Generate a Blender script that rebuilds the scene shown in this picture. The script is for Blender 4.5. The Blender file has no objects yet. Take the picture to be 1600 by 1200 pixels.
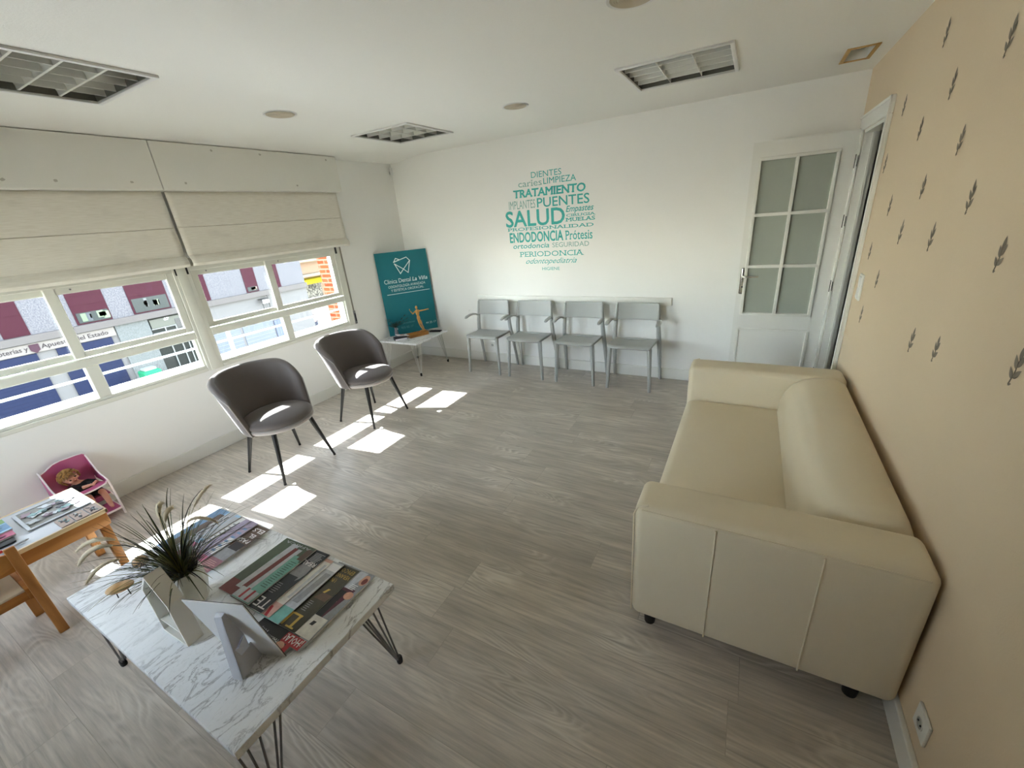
import bpy, bmesh, math, random
from mathutils import Vector, Matrix, Euler

random.seed(7)
SC = bpy.context.scene
COL = SC.collection
PI = math.pi

# ------------------------------------------------------------------ camera
cam_d = bpy.data.cameras.new('camera')
cam = bpy.data.objects.new('camera', cam_d)
COL.objects.link(cam)
_r = Vector((0.8777, 0.4724, -0.0804)); _u = Vector((-0.1111, 0.3638, 0.9248)); _f = Vector((-0.4662, 0.8028, -0.3718))
_m = Matrix((( _r.x, _u.x, -_f.x), (_r.y, _u.y, -_f.y), (_r.z, _u.z, -_f.z)))
cam.matrix_world = Matrix.Translation((3.90336, -4.2815, 1.69222)) @ _m.to_4x4()
cam_d.sensor_width = 36.0
cam_d.lens = 36.0 * 651.08 / 1600
cam_d.clip_start = 0.02
cam_d.clip_end = 300
SC.camera = cam

# ------------------------------------------------------------------ world, sun, exposure
SC.view_settings.view_transform = 'Standard'
SC.view_settings.look = 'None'
SC.view_settings.gamma = 1.0
SC.view_settings.use_curve_mapping = False
SC.view_settings.exposure = 2.78
SC.cycles.max_bounces = 12
SC.cycles.diffuse_bounces = 9
SC.cycles.sample_clamp_indirect = 8.0

world = bpy.data.worlds.new('World'); SC.world = world
world.use_nodes = True
wn = world.node_tree; wn.nodes.clear()
sky = wn.nodes.new('ShaderNodeTexSky'); sky.sky_type = 'NISHITA'
sky.sun_disc = False; sky.sun_elevation = math.radians(43); sky.sun_rotation = math.radians(-96)
sky.air_density = 1.0; sky.dust_density = 0.3; sky.ozone_density = 1.0
bgn = wn.nodes.new('ShaderNodeBackground'); bgn.inputs['Strength'].default_value = 0.75
hsv = wn.nodes.new('ShaderNodeHueSaturation'); hsv.inputs['Saturation'].default_value = 0.45
outn = wn.nodes.new('ShaderNodeOutputWorld')
wn.links.new(sky.outputs[0], hsv.inputs['Color']); wn.links.new(hsv.outputs[0], bgn.inputs[0]); wn.links.new(bgn.outputs[0], outn.inputs[0])

sun_d = bpy.data.lights.new('sun', 'SUN'); sun_d.energy = 8.5; sun_d.angle = math.radians(0.53); sun_d.color = (0.97, 1.0, 1.04)
sun = bpy.data.objects.new('sun', sun_d); COL.objects.link(sun)
sun.rotation_euler = Vector((1.065, 0.115, -1.0)).to_track_quat('-Z', 'Y').to_euler()
sun.location = (-6, -3, 8)

# ------------------------------------------------------------------ room dimensions
W = 4.508; H = 2.437; YF = -5.8
G = 0.012

# ------------------------------------------------------------------ material helpers
def lin(c):
    return tuple((x / 12.92 if x <= 0.04045 else ((x + 0.055) / 1.055) ** 2.4) for x in c)
def hexc(h):
    return lin((int(h[0:2], 16) / 255, int(h[2:4], 16) / 255, int(h[4:6], 16) / 255))
_mats = {}
def mat(name, col, rough=0.6, spec=0.5, metal=0.0, noise=0.0, nscale=20.0, bump=0.0, bscale=200.0, coat=0.0):
    if name in _mats: return _mats[name]
    m = bpy.data.materials.new(name); m.use_nodes = True
    nt = m.node_tree; b = nt.nodes['Principled BSDF']
    c = hexc(col) if isinstance(col, str) else col
    b.inputs['Base Color'].default_value = (*c, 1)
    b.inputs['Roughness'].default_value = rough
    b.inputs['Specular IOR Level'].default_value = spec
    b.inputs['Metallic'].default_value = metal
    b.inputs['Coat Weight'].default_value = coat
    tc = nt.nodes.new('ShaderNodeTexCoord')
    if noise > 0:
        n = nt.nodes.new('ShaderNodeTexNoise'); n.inputs['Scale'].default_value = nscale; n.inputs['Detail'].default_value = 4
        r = nt.nodes.new('ShaderNodeMix'); r.data_type = 'RGBA'
        r.inputs[6].default_value = (*[x * (1 - noise) for x in c], 1)
        r.inputs[7].default_value = (*[min(1, x * (1 + noise)) for x in c], 1)
        nt.links.new(tc.outputs['Object'], n.inputs['Vector']); nt.links.new(n.outputs['Fac'], r.inputs[0]); nt.links.new(r.outputs[2], b.inputs['Base Color'])
    if bump > 0:
        n2 = nt.nodes.new('ShaderNodeTexNoise'); n2.inputs['Scale'].default_value = bscale; n2.inputs['Detail'].default_value = 3
        bp = nt.nodes.new('ShaderNodeBump'); bp.inputs['Strength'].default_value = bump; bp.inputs['Distance'].default_value = 0.002
        nt.links.new(tc.outputs['Object'], n2.inputs['Vector']); nt.links.new(n2.outputs['Fac'], bp.inputs['Height']); nt.links.new(bp.outputs[0], b.inputs['Normal'])
    _mats[name] = m
    return m

class NT:
    def __init__(s, m): s.t = m.node_tree
    def n(s, typ, **kw):
        nd = s.t.nodes.new(typ)
        for k, v in kw.items():
            if k.startswith('i_'): nd.inputs[k[2:].replace('_', ' ')].default_value = v
            else: setattr(nd, k, v)
        return nd
    def l(s, a, b): s.t.links.new(a, b)
    def ramp(s, src, stops):
        r = s.t.nodes.new('ShaderNodeValToRGB'); e = r.color_ramp.elements
        while len(e) < len(stops): e.new(0.5)
        for i, (p, c) in enumerate(stops): e[i].position = p; e[i].color = (*c, 1) if len(c) == 3 else c
        s.l(src, r.inputs[0]); return r.outputs[0]
    def mix(s, fac, a, b, mode='MIX'):
        m = s.t.nodes.new('ShaderNodeMix'); m.data_type = 'RGBA'; m.blend_type = mode
        for v, k in ((fac, 0), (a, 6), (b, 7)):
            if isinstance(v, (int, float)): m.inputs[k].default_value = v
            elif isinstance(v, tuple): m.inputs[k].default_value = (*v, 1)
            else: s.l(v, m.inputs[k])
        return m.outputs[2]
    def mth(s, op, a, b=None):
        m = s.t.nodes.new('ShaderNodeMath'); m.operation = op
        for v, k in ((a, 0), (b, 1)):
            if v is None: continue
            if isinstance(v, (int, float)): m.inputs[k].default_value = v
            else: s.l(v, m.inputs[k])
        return m.outputs[0]

def floor_mat():
    m = mat('floor_planks', 'A8A096', rough=0.42, spec=0.4); x = NT(m); b = m.node_tree.nodes['Principled BSDF']
    tc = x.n('ShaderNodeTexCoord'); mq = x.n('ShaderNodeMapping'); mq.inputs['Location'].default_value = (0.03, 0.07, 0)
    x.l(tc.outputs['Object'], mq.inputs['Vector'])
    # every row of planks starts at its own place
    sx_ = x.n('ShaderNodeSeparateXYZ'); x.l(mq.outputs[0], sx_.inputs[0])
    row = x.mth('FLOOR', x.mth('DIVIDE', sx_.outputs['Y'], 0.19))
    sh_ = x.mth('MULTIPLY', x.mth('FRACT', x.mth('ABSOLUTE', x.mth('MULTIPLY', x.mth('SINE', x.mth('MULTIPLY', row, 12.9898)), 43.758))), 1.22)
    mp = x.n('ShaderNodeCombineXYZ'); x.l(x.mth('ADD', sx_.outputs['X'], sh_), mp.inputs['X']); x.l(sx_.outputs['Y'], mp.inputs['Y']); x.l(sx_.outputs['Z'], mp.inputs['Z'])
    br = x.n('ShaderNodeTexBrick'); br.offset = 0.0; br.offset_frequency = 1; br.squash = 1.0
    br.inputs['Color1'].default_value = (0, 0, 0, 1); br.inputs['Color2'].default_value = (1, 1, 1, 1); br.inputs['Mortar'].default_value = (0.5, 0.5, 0.5, 1)
    br.inputs['Scale'].default_value = 1; br.inputs['Mortar Size'].default_value = 0.0012; br.inputs['Mortar Smooth'].default_value = 0.1
    br.inputs['Brick Width'].default_value = 1.22; br.inputs['Row Height'].default_value = 0.19; br.inputs['Bias'].default_value = 0
    x.l(mp.outputs[0], br.inputs['Vector'])
    # shift the grain per plank
    sc = x.n('ShaderNodeVectorMath', operation='SCALE'); sc.inputs['Scale'].default_value = 7.3; x.l(br.outputs['Color'], sc.inputs[0])
    ad = x.n('ShaderNodeVectorMath', operation='ADD'); x.l(mp.outputs[0], ad.inputs[0]); x.l(sc.outputs[0], ad.inputs[1])
    m2 = x.n('ShaderNodeMapping'); m2.inputs['Scale'].default_value = (1.0, 5.5, 1); x.l(ad.outputs[0], m2.inputs['Vector'])
    n1 = x.n('ShaderNodeTexNoise'); n1.inputs['Scale'].default_value = 1.1; n1.inputs['Detail'].default_value = 1.5; n1.inputs['Distortion'].default_value = 0.4
    x.l(m2.outputs[0], n1.inputs['Vector'])
    ring = x.mth('FRACT', x.mth('MULTIPLY', n1.outputs['Fac'], 24.0))
    line = x.ramp(ring, [(0.0, (0, 0, 0)), (0.45, (1, 1, 1)), (0.75, (0, 0, 0))])
    # cathedral figure only in places
    n3 = x.n('ShaderNodeTexNoise'); n3.inputs['Scale'].default_value = 2.2; n3.inputs['Detail'].default_value = 1; x.l(ad.outputs[0], n3.inputs['Vector'])
    msk = x.ramp(n3.outputs['Fac'], [(0.45, (0, 0, 0)), (0.62, (1, 1, 1))])
    m4 = x.n('ShaderNodeMapping'); m4.inputs['Scale'].default_value = (2.0, 34, 1); x.l(ad.outputs[0], m4.inputs['Vector'])
    n4 = x.n('ShaderNodeTexNoise'); n4.inputs['Scale'].default_value = 2.0; n4.inputs['Detail'].default_value = 6; n4.inputs['Roughness'].default_value = 0.62; x.l(m4.outputs[0], n4.inputs['Vector'])
    base = x.mix(x.mth('MULTIPLY', br.outputs['Color'], 1.0), hexc('CEC4B7'), hexc('D9CFC2'))
    c2 = x.mix(x.ramp(n4.outputs['Fac'], [(0.3, (0, 0, 0)), (0.72, (1, 1, 1))]), hexc('9C968D'), base)
    c2 = x.mix(0.9, base, c2)
    f = x.mth('MULTIPLY', x.mth('MULTIPLY', line, msk), 0.62)
    c3 = x.mix(f, c2, hexc('E4DED4'))
    n5 = x.n('ShaderNodeTexNoise'); n5.inputs['Scale'].default_value = 1.6; n5.inputs['Detail'].default_value = 2; x.l(m2.outputs[0], n5.inputs['Vector'])
    c4 = x.mix(x.mth('MULTIPLY', x.ramp(n5.outputs['Fac'], [(0.4, (0, 0, 0)), (0.7, (1, 1, 1))]), 0.55), c3, hexc('9B948A'))
    c5 = x.mix(x.mth('MULTIPLY', br.outputs['Fac'], 0.35), c4, hexc('6F665B'))
    x.l(c5, b.inputs['Base Color'])
    bp = x.n('ShaderNodeBump'); bp.inputs['Strength'].default_value = 0.15; bp.inputs['Distance'].default_value = 0.001
    x.l(n4.outputs['Fac'], bp.inputs['Height']); x.l(bp.outputs[0], b.inputs['Normal'])
    return m

def marble_mat(name='marble', rot=-0.35, scale=1.0):
    m = mat(name, 'E8E8E6', rough=0.22, spec=0.5); x = NT(m); b = m.node_tree.nodes['Principled BSDF']
    tc = x.n('ShaderNodeTexCoord'); mp = x.n('ShaderNodeMapping'); mp.inputs['Rotation'].default_value = (0, 0, rot); mp.inputs['Scale'].default_value = (scale * 3.4, scale * 1.25, scale)
    x.l(tc.outputs['Object'], mp.inputs['Vector'])
    n1 = x.n('ShaderNodeTexNoise'); n1.inputs['Scale'].default_value = 3.2; n1.inputs['Detail'].default_value = 7; n1.inputs['Roughness'].default_value = 0.62; n1.inputs['Distortion'].default_value = 0.9
    x.l(mp.outputs[0], n1.inputs['Vector'])
    v = x.mth('ABSOLUTE', x.mth('SUBTRACT', n1.outputs['Fac'], 0.5))
    vein = x.ramp(v, [(0.0, (1, 1, 1)), (0.008, (0.5, 0.5, 0.5)), (0.03, (0, 0, 0))])
    n2 = x.n('ShaderNodeTexNoise'); n2.inputs['Scale'].default_value = 1.3; n2.inputs['Detail'].default_value = 4; x.l(mp.outputs[0], n2.inputs['Vector'])
    msk = x.ramp(n2.outputs['Fac'], [(0.36, (0.05, 0.05, 0.05)), (0.6, (0.9, 0.9, 0.9))])
    n3 = x.n('ShaderNodeTexNoise'); n3.inputs['Scale'].default_value = 9; n3.inputs['Detail'].default_value = 5; n3.inputs['Distortion'].default_value = 1.2; x.l(mp.outputs[0], n3.inputs['Vector'])
    v3 = x.ramp(x.mth('ABSOLUTE', x.mth('SUBTRACT', n3.outputs['Fac'], 0.5)), [(0.0, (1, 1, 1)), (0.012, (0, 0, 0))])
    base = x.mix(x.ramp(n2.outputs['Fac'], [(0.35, (0, 0, 0)), (0.7, (1, 1, 1))]), hexc('F4F6F8'), hexc('E4E7EA'))
    c = x.mix(x.mth('MULTIPLY', vein, x.mth('MULTIPLY', msk, 0.85)), base, hexc('7E8084'))
    c = x.mix(x.mth('MULTIPLY', v3, 0.22), c, hexc('8F908E'))
    x.l(c, b.inputs['Base Color'])
    return m

def wood_mat(name, c1, c2, scale=6.0, axis='X', rough=0.45):
    m = mat(name, c1, rough=rough); x = NT(m); b = m.node_tree.nodes['Principled BSDF']
    tc = x.n('ShaderNodeTexCoord'); mp = x.n('ShaderNodeMapping')
    s = {'X': (1.2, 12, 12), 'Y': (12, 1.2, 12), 'Z': (12, 12, 1.2)}[axis]
    mp.inputs['Scale'].default_value = s; x.l(tc.outputs['Object'], mp.inputs['Vector'])
    n = x.n('ShaderNodeTexNoise'); n.inputs['Scale'].default_value = scale; n.inputs['Detail'].default_value = 3; n.inputs['Distortion'].default_value = 0.5; x.l(mp.outputs[0], n.inputs['Vector'])
    c = x.ramp(n.outputs['Fac'], [(0.35, hexc(c2)), (0.6, hexc(c1))])
    x.l(c, b.inputs['Base Color']); return m

def brick_mat(name, c1, c2, cm, w=0.24, h=0.07, mortar=0.008, rot=(0, 0, 0)):
    m = mat(name, c1, rough=0.85, spec=0.05); x = NT(m); b = m.node_tree.nodes['Principled BSDF']
    tc = x.n('ShaderNodeTexCoord'); mp = x.n('ShaderNodeMapping'); mp.inputs['Rotation'].default_value = rot; x.l(tc.outputs['Object'], mp.inputs['Vector'])
    br = x.n('ShaderNodeTexBrick'); br.inputs['Scale'].default_value = 1
    br.inputs['Color1'].default_value = (*hexc(c1), 1); br.inputs['Color2'].default_value = (*hexc(c2), 1); br.inputs['Mortar'].default_value = (*hexc(cm), 1)
    br.inputs['Brick Width'].default_value = w; br.inputs['Row Height'].default_value = h; br.inputs['Mortar Size'].default_value = mortar
    x.l(mp.outputs[0], br.inputs['Vector']); x.l(br.outputs['Color'], b.inputs['Base Color']); return m

def speckle_mat(name, c1, c2, scale=60, stretch=(1, 1, 1)):
    m = mat(name, c1, rough=0.8, spec=0.05); x = NT(m); b = m.node_tree.nodes['Principled BSDF']
    tc = x.n('ShaderNodeTexCoord'); mp = x.n('ShaderNodeMapping'); mp.inputs['Scale'].default_value = stretch; x.l(tc.outputs['Object'], mp.inputs['Vector'])
    n = x.n('ShaderNodeTexNoise'); n.inputs['Scale'].default_value = scale; n.inputs['Detail'].default_value = 2; x.l(mp.outputs[0], n.inputs['Vector'])
    x.l(x.ramp(n.outputs['Fac'], [(0.42, hexc(c2)), (0.58, hexc(c1))]), b.inputs['Base Color']); return m

def glass_mat(name='window_glass', tint=(0.96, 0.98, 0.97), gl=0.06):
    m = bpy.data.materials.new(name); m.use_nodes = True; nt = m.node_tree; nt.nodes.clear()
    o = nt.nodes.new('ShaderNodeOutputMaterial'); t = nt.nodes.new('ShaderNodeBsdfTransparent'); g = nt.nodes.new('ShaderNodeBsdfGlossy')
    t.inputs[0].default_value = (*tint, 1); g.inputs['Roughness'].default_value = 0.02
    x = nt.nodes.new('ShaderNodeMixShader'); fr = nt.nodes.new('ShaderNodeFresnel'); fr.inputs[0].default_value = 1.3
    nt.links.new(fr.outputs[0], x.inputs[0]); nt.links.new(t.outputs[0], x.inputs[1]); nt.links.new(g.outputs[0], x.inputs[2]); nt.links.new(x.outputs[0], o.inputs[0])
    return m

def fabric_mat(name, c, rough=0.85, weave=500, stretch=(1, 1, 1), var=0.06, sheen=0.0):
    m = mat(name, c, rough=rough, spec=0.25, noise=var, nscale=6, bump=0.35, bscale=weave)
    m.node_tree.nodes['Principled BSDF'].inputs['Sheen Weight'].default_value = sheen
    m.node_tree.nodes['Principled BSDF'].inputs['Sheen Roughness'].default_value = 0.4
    return m

def linen_mat(name, c1, c2):
    m = mat(name, c1, rough=0.9, spec=0.15); x = NT(m); b = m.node_tree.nodes['Principled BSDF']
    tc = x.n('ShaderNodeTexCoord'); mp = x.n('ShaderNodeMapping'); mp.inputs['Scale'].default_value = (1, 4, 90); x.l(tc.outputs['Object'], mp.inputs['Vector'])
    n = x.n('ShaderNodeTexNoise'); n.inputs['Scale'].default_value = 3; n.inputs['Detail'].default_value = 4; x.l(mp.outputs[0], n.inputs['Vector'])
    c = x.ramp(n.outputs['Fac'], [(0.35, hexc(c2)), (0.6, hexc(c1))])
    mp2 = x.n('ShaderNodeMapping'); mp2.inputs['Scale'].default_value = (1, 1.5, 3); x.l(tc.outputs['Object'], mp2.inputs['Vector'])
    n2 = x.n('ShaderNodeTexNoise'); n2.inputs['Scale'].default_value = 2.5; x.l(mp2.outputs[0], n2.inputs['Vector'])
    c = x.mix(x.mth('MULTIPLY', x.ramp(n2.outputs['Fac'], [(0.6, (0, 0, 0)), (0.75, (1, 1, 1))]), 0.2), c, hexc('8F897C'))
    x.l(c, b.inputs['Base Color'])
    b.inputs['Transmission Weight'].default_value = 0.0
    return m

M_wall = mat('white_wall_paint', 'F0F0ED', rough=0.75, spec=0.25, noise=0.015, nscale=3, bump=0.25, bscale=160)
M_ceil = mat('ceiling_paint', 'EEEDE8', rough=0.85, spec=0.2, bump=0.35, bscale=120)
M_beige = mat('beige_wall_paint', 'DDCBAF', rough=0.7, spec=0.3, noise=0.025, nscale=2.2, bump=0.3, bscale=180)
M_trim = mat('white_gloss_trim', 'E6E6E0', rough=0.35)
M_floor = floor_mat()
M_marble = marble_mat()
M_marble2 = marble_mat('marble_small', 0.3, 1.6)
M_alu = mat('white_window_metal', 'DCDCD2', rough=0.4, spec=0.5)
M_glass = glass_mat()
M_black = mat('black_plastic', '141414', rough=0.5)
M_dark = mat('dark_rubber', '1E1D1C', rough=0.7)
M_pine = wood_mat('pine_wood', 'C98A42', 'A86A2A', 1.2, 'Y')
M_pinez = wood_mat('pine_wood_upright', 'C98D4C', 'A36A33', 1.2, 'Z')
M_white = mat('white_laminate', 'C2C7CF', rough=0.3)
M_cream = mat('cream_laminate', 'DCCFB6', rough=0.5)
M_sofa = mat('cream_leather', 'D8CCB2', rough=0.42, spec=0.4, noise=0.035, nscale=4, bump=0.2, bscale=350)
M_grey = mat('grey_plastic', 'A9ABA8', rough=0.45, spec=0.4)
M_velvet = fabric_mat('grey_velvet', '6B6461', rough=0.7, weave=900, var=0.05, sheen=0.25)
M_velvet2 = fabric_mat('pale_velvet_edge', 'A29C98', rough=0.65, weave=900, var=0.05, sheen=0.45)
M_steel = mat('brushed_steel', '8C8C8C', rough=0.32, metal=0.9)
M_chrome = mat('chrome', 'C9C7C0', rough=0.18, metal=1.0)
M_whitemetal = mat('white_metal', 'E4E4E2', rough=0.35)
M_teal = mat('teal_board', '1F7480', rough=0.3, spec=0.4)
M_tealtext = mat('teal_lettering', '3DB3AC', rough=0.6)
M_tealpale = mat('pale_teal_lettering', '86B5AC', rough=0.6)
M_wtext = mat('white_print', 'E6F2F2', rough=0.5)
M_linen = linen_mat('linen_blind', 'E6E2D8', 'DCD7CB')
M_valance = mat('valance_fabric', 'E6E5DE', rough=0.8, spec=0.2, noise=0.03, nscale=5)

# ------------------------------------------------------------------ mesh builder
def V(*a): return Vector(a)
class MB:
    def __init__(s): s.bm = bmesh.new(); s.mats = []
    def mi(s, m):
        if m not in s.mats: s.mats.append(m)
        return s.mats.index(m)
    def _tag(s, faces, m):
        i = s.mi(m)
        for f in faces: f.material_index = i
    def box(s, c, d, m, rot=None, bev=0.0, seg=2):
        M = Matrix.Translation(c)
        if rot is not None: M = M @ (Euler(rot).to_matrix().to_4x4() if not isinstance(rot, Matrix) else rot.to_4x4())
        r = bmesh.ops.create_cube(s.bm, size=1.0, matrix=M @ Matrix.Diagonal((d[0], d[1], d[2], 1)))
        vs = r['verts']; faces = set(f for v in vs for f in v.link_faces)
        if bev > 0:
            es = list(set(e for v in vs for e in v.link_edges))
            rb = bmesh.ops.bevel(s.bm, geom=es, offset=bev, segments=seg, profile=0.5, affect='EDGES')
            faces = set(f for f in faces if f.is_valid) | set(rb['faces'])
        s._tag(faces, m); return s
    def span(s, a, b, m, bev=0.0, seg=2):
        c = [(a[i] + b[i]) / 2 for i in range(3)]; d = [abs(b[i] - a[i]) for i in range(3)]
        return s.box(c, d, m, None, bev, seg)
    def bar(s, a, b, w, t, m, bev=0.0, up=(0, 0, 1)):
        a = Vector(a); b = Vector(b); z = (b - a); L = z.length; z.normalize(); u = Vector(up)
        if abs(z.dot(u)) > 0.98: u = Vector((0, 1, 0))
        x = u.cross(z).normalized(); y = z.cross(x)
        R = Matrix((x, y, z)).transposed()
        return s.box((a + b) / 2, (w, t, L), m, R, bev)
    def poly(s, pts, m):
        vs = [s.bm.verts.new(p) for p in pts]; f = s.bm.faces.new(vs); s._tag([f], m); return s
    def prism(s, pts, h, m, M=None):
        M = M or Matrix.Identity(4)
        a = [s.bm.verts.new(M @ Vector((p[0], p[1], 0))) for p in pts]; b = [s.bm.verts.new(M @ Vector((p[0], p[1], h))) for p in pts]
        n = len(pts); fs = [s.bm.faces.new(list(reversed(a))), s.bm.faces.new(b)]
        for i in range(n): fs.append(s.bm.faces.new((a[i], a[(i + 1) % n], b[(i + 1) % n], b[i])))
        bmesh.ops.recalc_face_normals(s.bm, faces=fs)
        s._tag(fs, m); return s
    def grid(s, fn, nu, nv, m, cu=False, cv=False):
        g = [[s.bm.verts.new(fn(i / (nu if cu else nu - 1), j / (nv if cv else nv - 1))) for j in range(nv)] for i in range(nu)]
        fs = []
        for i in range(nu if cu else nu - 1):
            for j in range(nv if cv else nv - 1):
                fs.append(s.bm.faces.new((g[i][j], g[(i + 1) % nu][j], g[(i + 1) % nu][(j + 1) % nv], g[i][(j + 1) % nv])))
        s._tag(fs, m); return g
    def tube(s, pts, r, m, seg=8, cap=True, sq=None):
        pts = [Vector(p) for p in pts]; n = len(pts); rs = r if isinstance(r, (list, tuple)) else [r] * n
        t0 = (pts[1] - pts[0]).normalized(); up = Vector((0, 0, 1)) if abs(t0.z) < 0.9 else Vector((1, 0, 0))
        x = up.cross(t0).normalized(); rings = []
        for i in range(n):
            t = (pts[min(i + 1, n - 1)] - pts[max(i - 1, 0)]).normalized()
            x = (x - t * x.dot(t)).normalized(); y = t.cross(x)
            q = sq or (1, 1)
            rings.append([s.bm.verts.new(pts[i] + (x * math.cos(a) * q[0] + y * math.sin(a) * q[1]) * rs[i]) for a in [2 * PI * k / seg for k in range(seg)]])
        fs = []
        for i in range(n - 1):
            for k in range(seg): fs.append(s.bm.faces.new((rings[i][k], rings[i][(k + 1) % seg], rings[i + 1][(k + 1) % seg], rings[i + 1][k])))
        if cap: fs.append(s.bm.faces.new(list(reversed(rings[0])))); fs.append(s.bm.faces.new(rings[-1]))
        s._tag(fs, m); return s
    def lathe(s, prof, m, seg=24, M=None, cap=True):
        M = M or Matrix.Identity(4)
        rings = [[s.bm.verts.new(M @ Vector((r * math.cos(2 * PI * k / seg), r * math.sin(2 * PI * k / seg), z))) for k in range(seg)] for r, z in prof]
        fs = []
        for i in range(len(rings) - 1):
            for k in range(seg): fs.append(s.bm.faces.new((rings[i][k], rings[i][(k + 1) % seg], rings[i + 1][(k + 1) % seg], rings[i + 1][k])))
        if cap:
            if prof[0][0] > 1e-6: fs.append(s.bm.faces.new(list(reversed(rings[0]))))
            if prof[-1][0] > 1e-6: fs.append(s.bm.faces.new(rings[-1]))
        s._tag(fs, m); return s
    def ball(s, c, r, m, rot=None, u=16, v=10):
        M = Matrix.Translation(c) @ (Euler(rot).to_matrix().to_4x4() if rot else Matrix.Identity(4))
        rr = r if isinstance(r, (tuple, list)) else (r, r, r)
        q = bmesh.ops.create_uvsphere(s.bm, u_segments=u, v_segments=v, radius=1.0, matrix=M @ Matrix.Diagonal((*rr, 1)))
        s._tag(set(f for vv in q['verts'] for f in vv.link_faces), m); return s
    def text(s, txt, M, m, w=None, h=None, bold=0.0, shear=0.0, serif=0.0, depth=0.001, center=False, spacing=1.0, res=3):
        if bold > 0.004:
            e = bold * 0.9
            for i, (ox, oy) in enumerate(((e, 0), (-e, 0), (0, e), (0, -e), (e * .7, e * .7), (-e * .7, -e * .7))):
                s._text(txt, M @ Matrix.Translation((0, 0, 0.00004 * (i + 1))), m, w, h, shear, serif, depth, center, spacing, res, ox, oy)
        return s._text(txt, M, m, w, h, shear, serif, depth, center, spacing, res, 0, 0)
    def _text(s, txt, M, m, w, h, shear, serif, depth, center, spacing, res, ox, oy):
        me = text_mesh(txt, 0.0, shear, spacing, res)
        vs = [v.co.copy() for v in me.vertices]
        if not vs: return s
        x0 = min(v.x for v in vs); x1 = max(v.x for v in vs); y1 = max(v.y for v in vs); y0 = min(0, min(v.y for v in vs))
        cap = y1
        sy = (h / cap) if h else 1.0
        sx = (w / (x1 - x0)) if w else sy
        off = -(x1 - x0) * sx / 2 if center else 0
        tr = lambda p: M @ Vector(((p.x - x0 + ox) * sx + off, (p.y + oy) * sy, depth))
        nv = [s.bm.verts.new(tr(v)) for v in vs]; fs = []
        for f in me.polygons:
            try: fs.append(s.bm.faces.new([nv[i] for i in f.vertices]))
            except ValueError: pass
        if serif > 0:
            ends = []
            for lev in (0.0, cap):
                xs = sorted(v.x for v in vs if abs(v.y - lev) < cap * 0.02)
                cl = []
                for xx in xs:
                    if cl and xx - cl[-1][1] < cap * 0.15: cl[-1][1] = xx
                    else: cl.append([xx, xx])
                ends += [(a, b, lev) for a, b in cl if b - a < cap * 0.4]
            t = cap * 0.10
            for a, b, lev in ends:
                e = serif * cap; yy = (lev, lev + t) if lev == 0 else (lev - t, lev)
                q = [Vector((a - e, yy[0], 0)), Vector((b + e, yy[0], 0)), Vector((b + e, yy[1], 0)), Vector((a - e, yy[1], 0))]
                fs.append(s.bm.faces.new([s.bm.verts.new(tr(p) + (M.to_3x3() @ Vector((0, 0, 0.0002)))) for p in q]))
        s._tag(fs, m); return s
    def obj(s, name, parent=None, smooth=35, loc=None, sub=0):
        me = bpy.data.meshes.new(name)
        s.bm.to_mesh(me); s.bm.free()
        for m in s.mats: me.materials.append(m)
        if smooth:
            for p in me.polygons: p.use_smooth = True
            me.set_sharp_from_angle(angle=math.radians(smooth))
        o = bpy.data.objects.new(name, me); COL.objects.link(o)
        if parent: o.parent = parent
        if loc: o.location = loc
        if sub:
            md = o.modifiers.new('sub', 'SUBSURF'); md.levels = sub; md.render_levels = sub
        return o
_tm = {}
def text_mesh(txt, bold, shear, spacing, res):
    k = (txt, bold, shear, spacing, res)
    if k in _tm: return _tm[k]
    c = bpy.data.curves.new('t', 'FONT'); c.body = txt; c.offset = bold; c.shear = shear; c.space_character = spacing; c.resolution_u = res
    o = bpy.data.objects.new('t', c); COL.objects.link(o)
    bpy.context.view_layer.update()
    me = bpy.data.meshes.new_from_object(o.evaluated_get(bpy.context.evaluated_depsgraph_get()))
    bpy.data.objects.remove(o); bpy.data.curves.remove(c)
    _tm[k] = me
    return me

def thing(name, label, cat, loc=(0, 0, 0), rotz=0.0, group=None):
    o = bpy.data.objects.new(name, None); COL.objects.link(o); o.empty_display_size = 0.1
    o.location = loc; o.rotation_euler = (0, 0, rotz); o['label'] = label; o['category'] = cat
    if group: o['group'] = group
    return o
def tag(o, label, cat, group=None):
    o['label'] = label; o['category'] = cat
    if group: o['group'] = group
    return o
def struct(o, label=None):
    o['kind'] = 'structure'
    if label: o['label'] = label
    return o
def dup(root, loc=None, rotz=None, label=None):
    r = root.copy(); COL.objects.link(r)
    if loc is not None: r.location = loc
    if rotz is not None: r.rotation_euler = (0, 0, rotz)
    if label: r['label'] = label
    for ch in [c for c in COL.objects if c.parent == root]:
        c = ch.copy(); COL.objects.link(c); c.parent = r
        for g in [q for q in COL.objects if q.parent == ch]:
            d = g.copy(); COL.objects.link(d); d.parent = c
    return r

# ================================================================== ROOM SHELL
b = MB(); b.span((0, YF, -0.1), (W, 0, 0), M_floor); struct(b.obj('floor', smooth=0))
# ceiling with plaster easing down to the window side
b = MB()
prof = [(-0.02, H - 0.048), (0.1, H - 0.044), (0.2, H - 0.034), (0.3, H - 0.02), (0.42, H - 0.006), (0.55, H), (W, H), (W, H + 0.12), (-0.02, H + 0.12)]
b.prism(prof, -YF, M_ceil, Matrix(((1, 0, 0, 0), (0, 0, 1, YF), (0, 1, 0, 0), (0, 0, 0, 1))))
ceil_o = struct(b.obj('ceiling', smooth=30))
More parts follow.
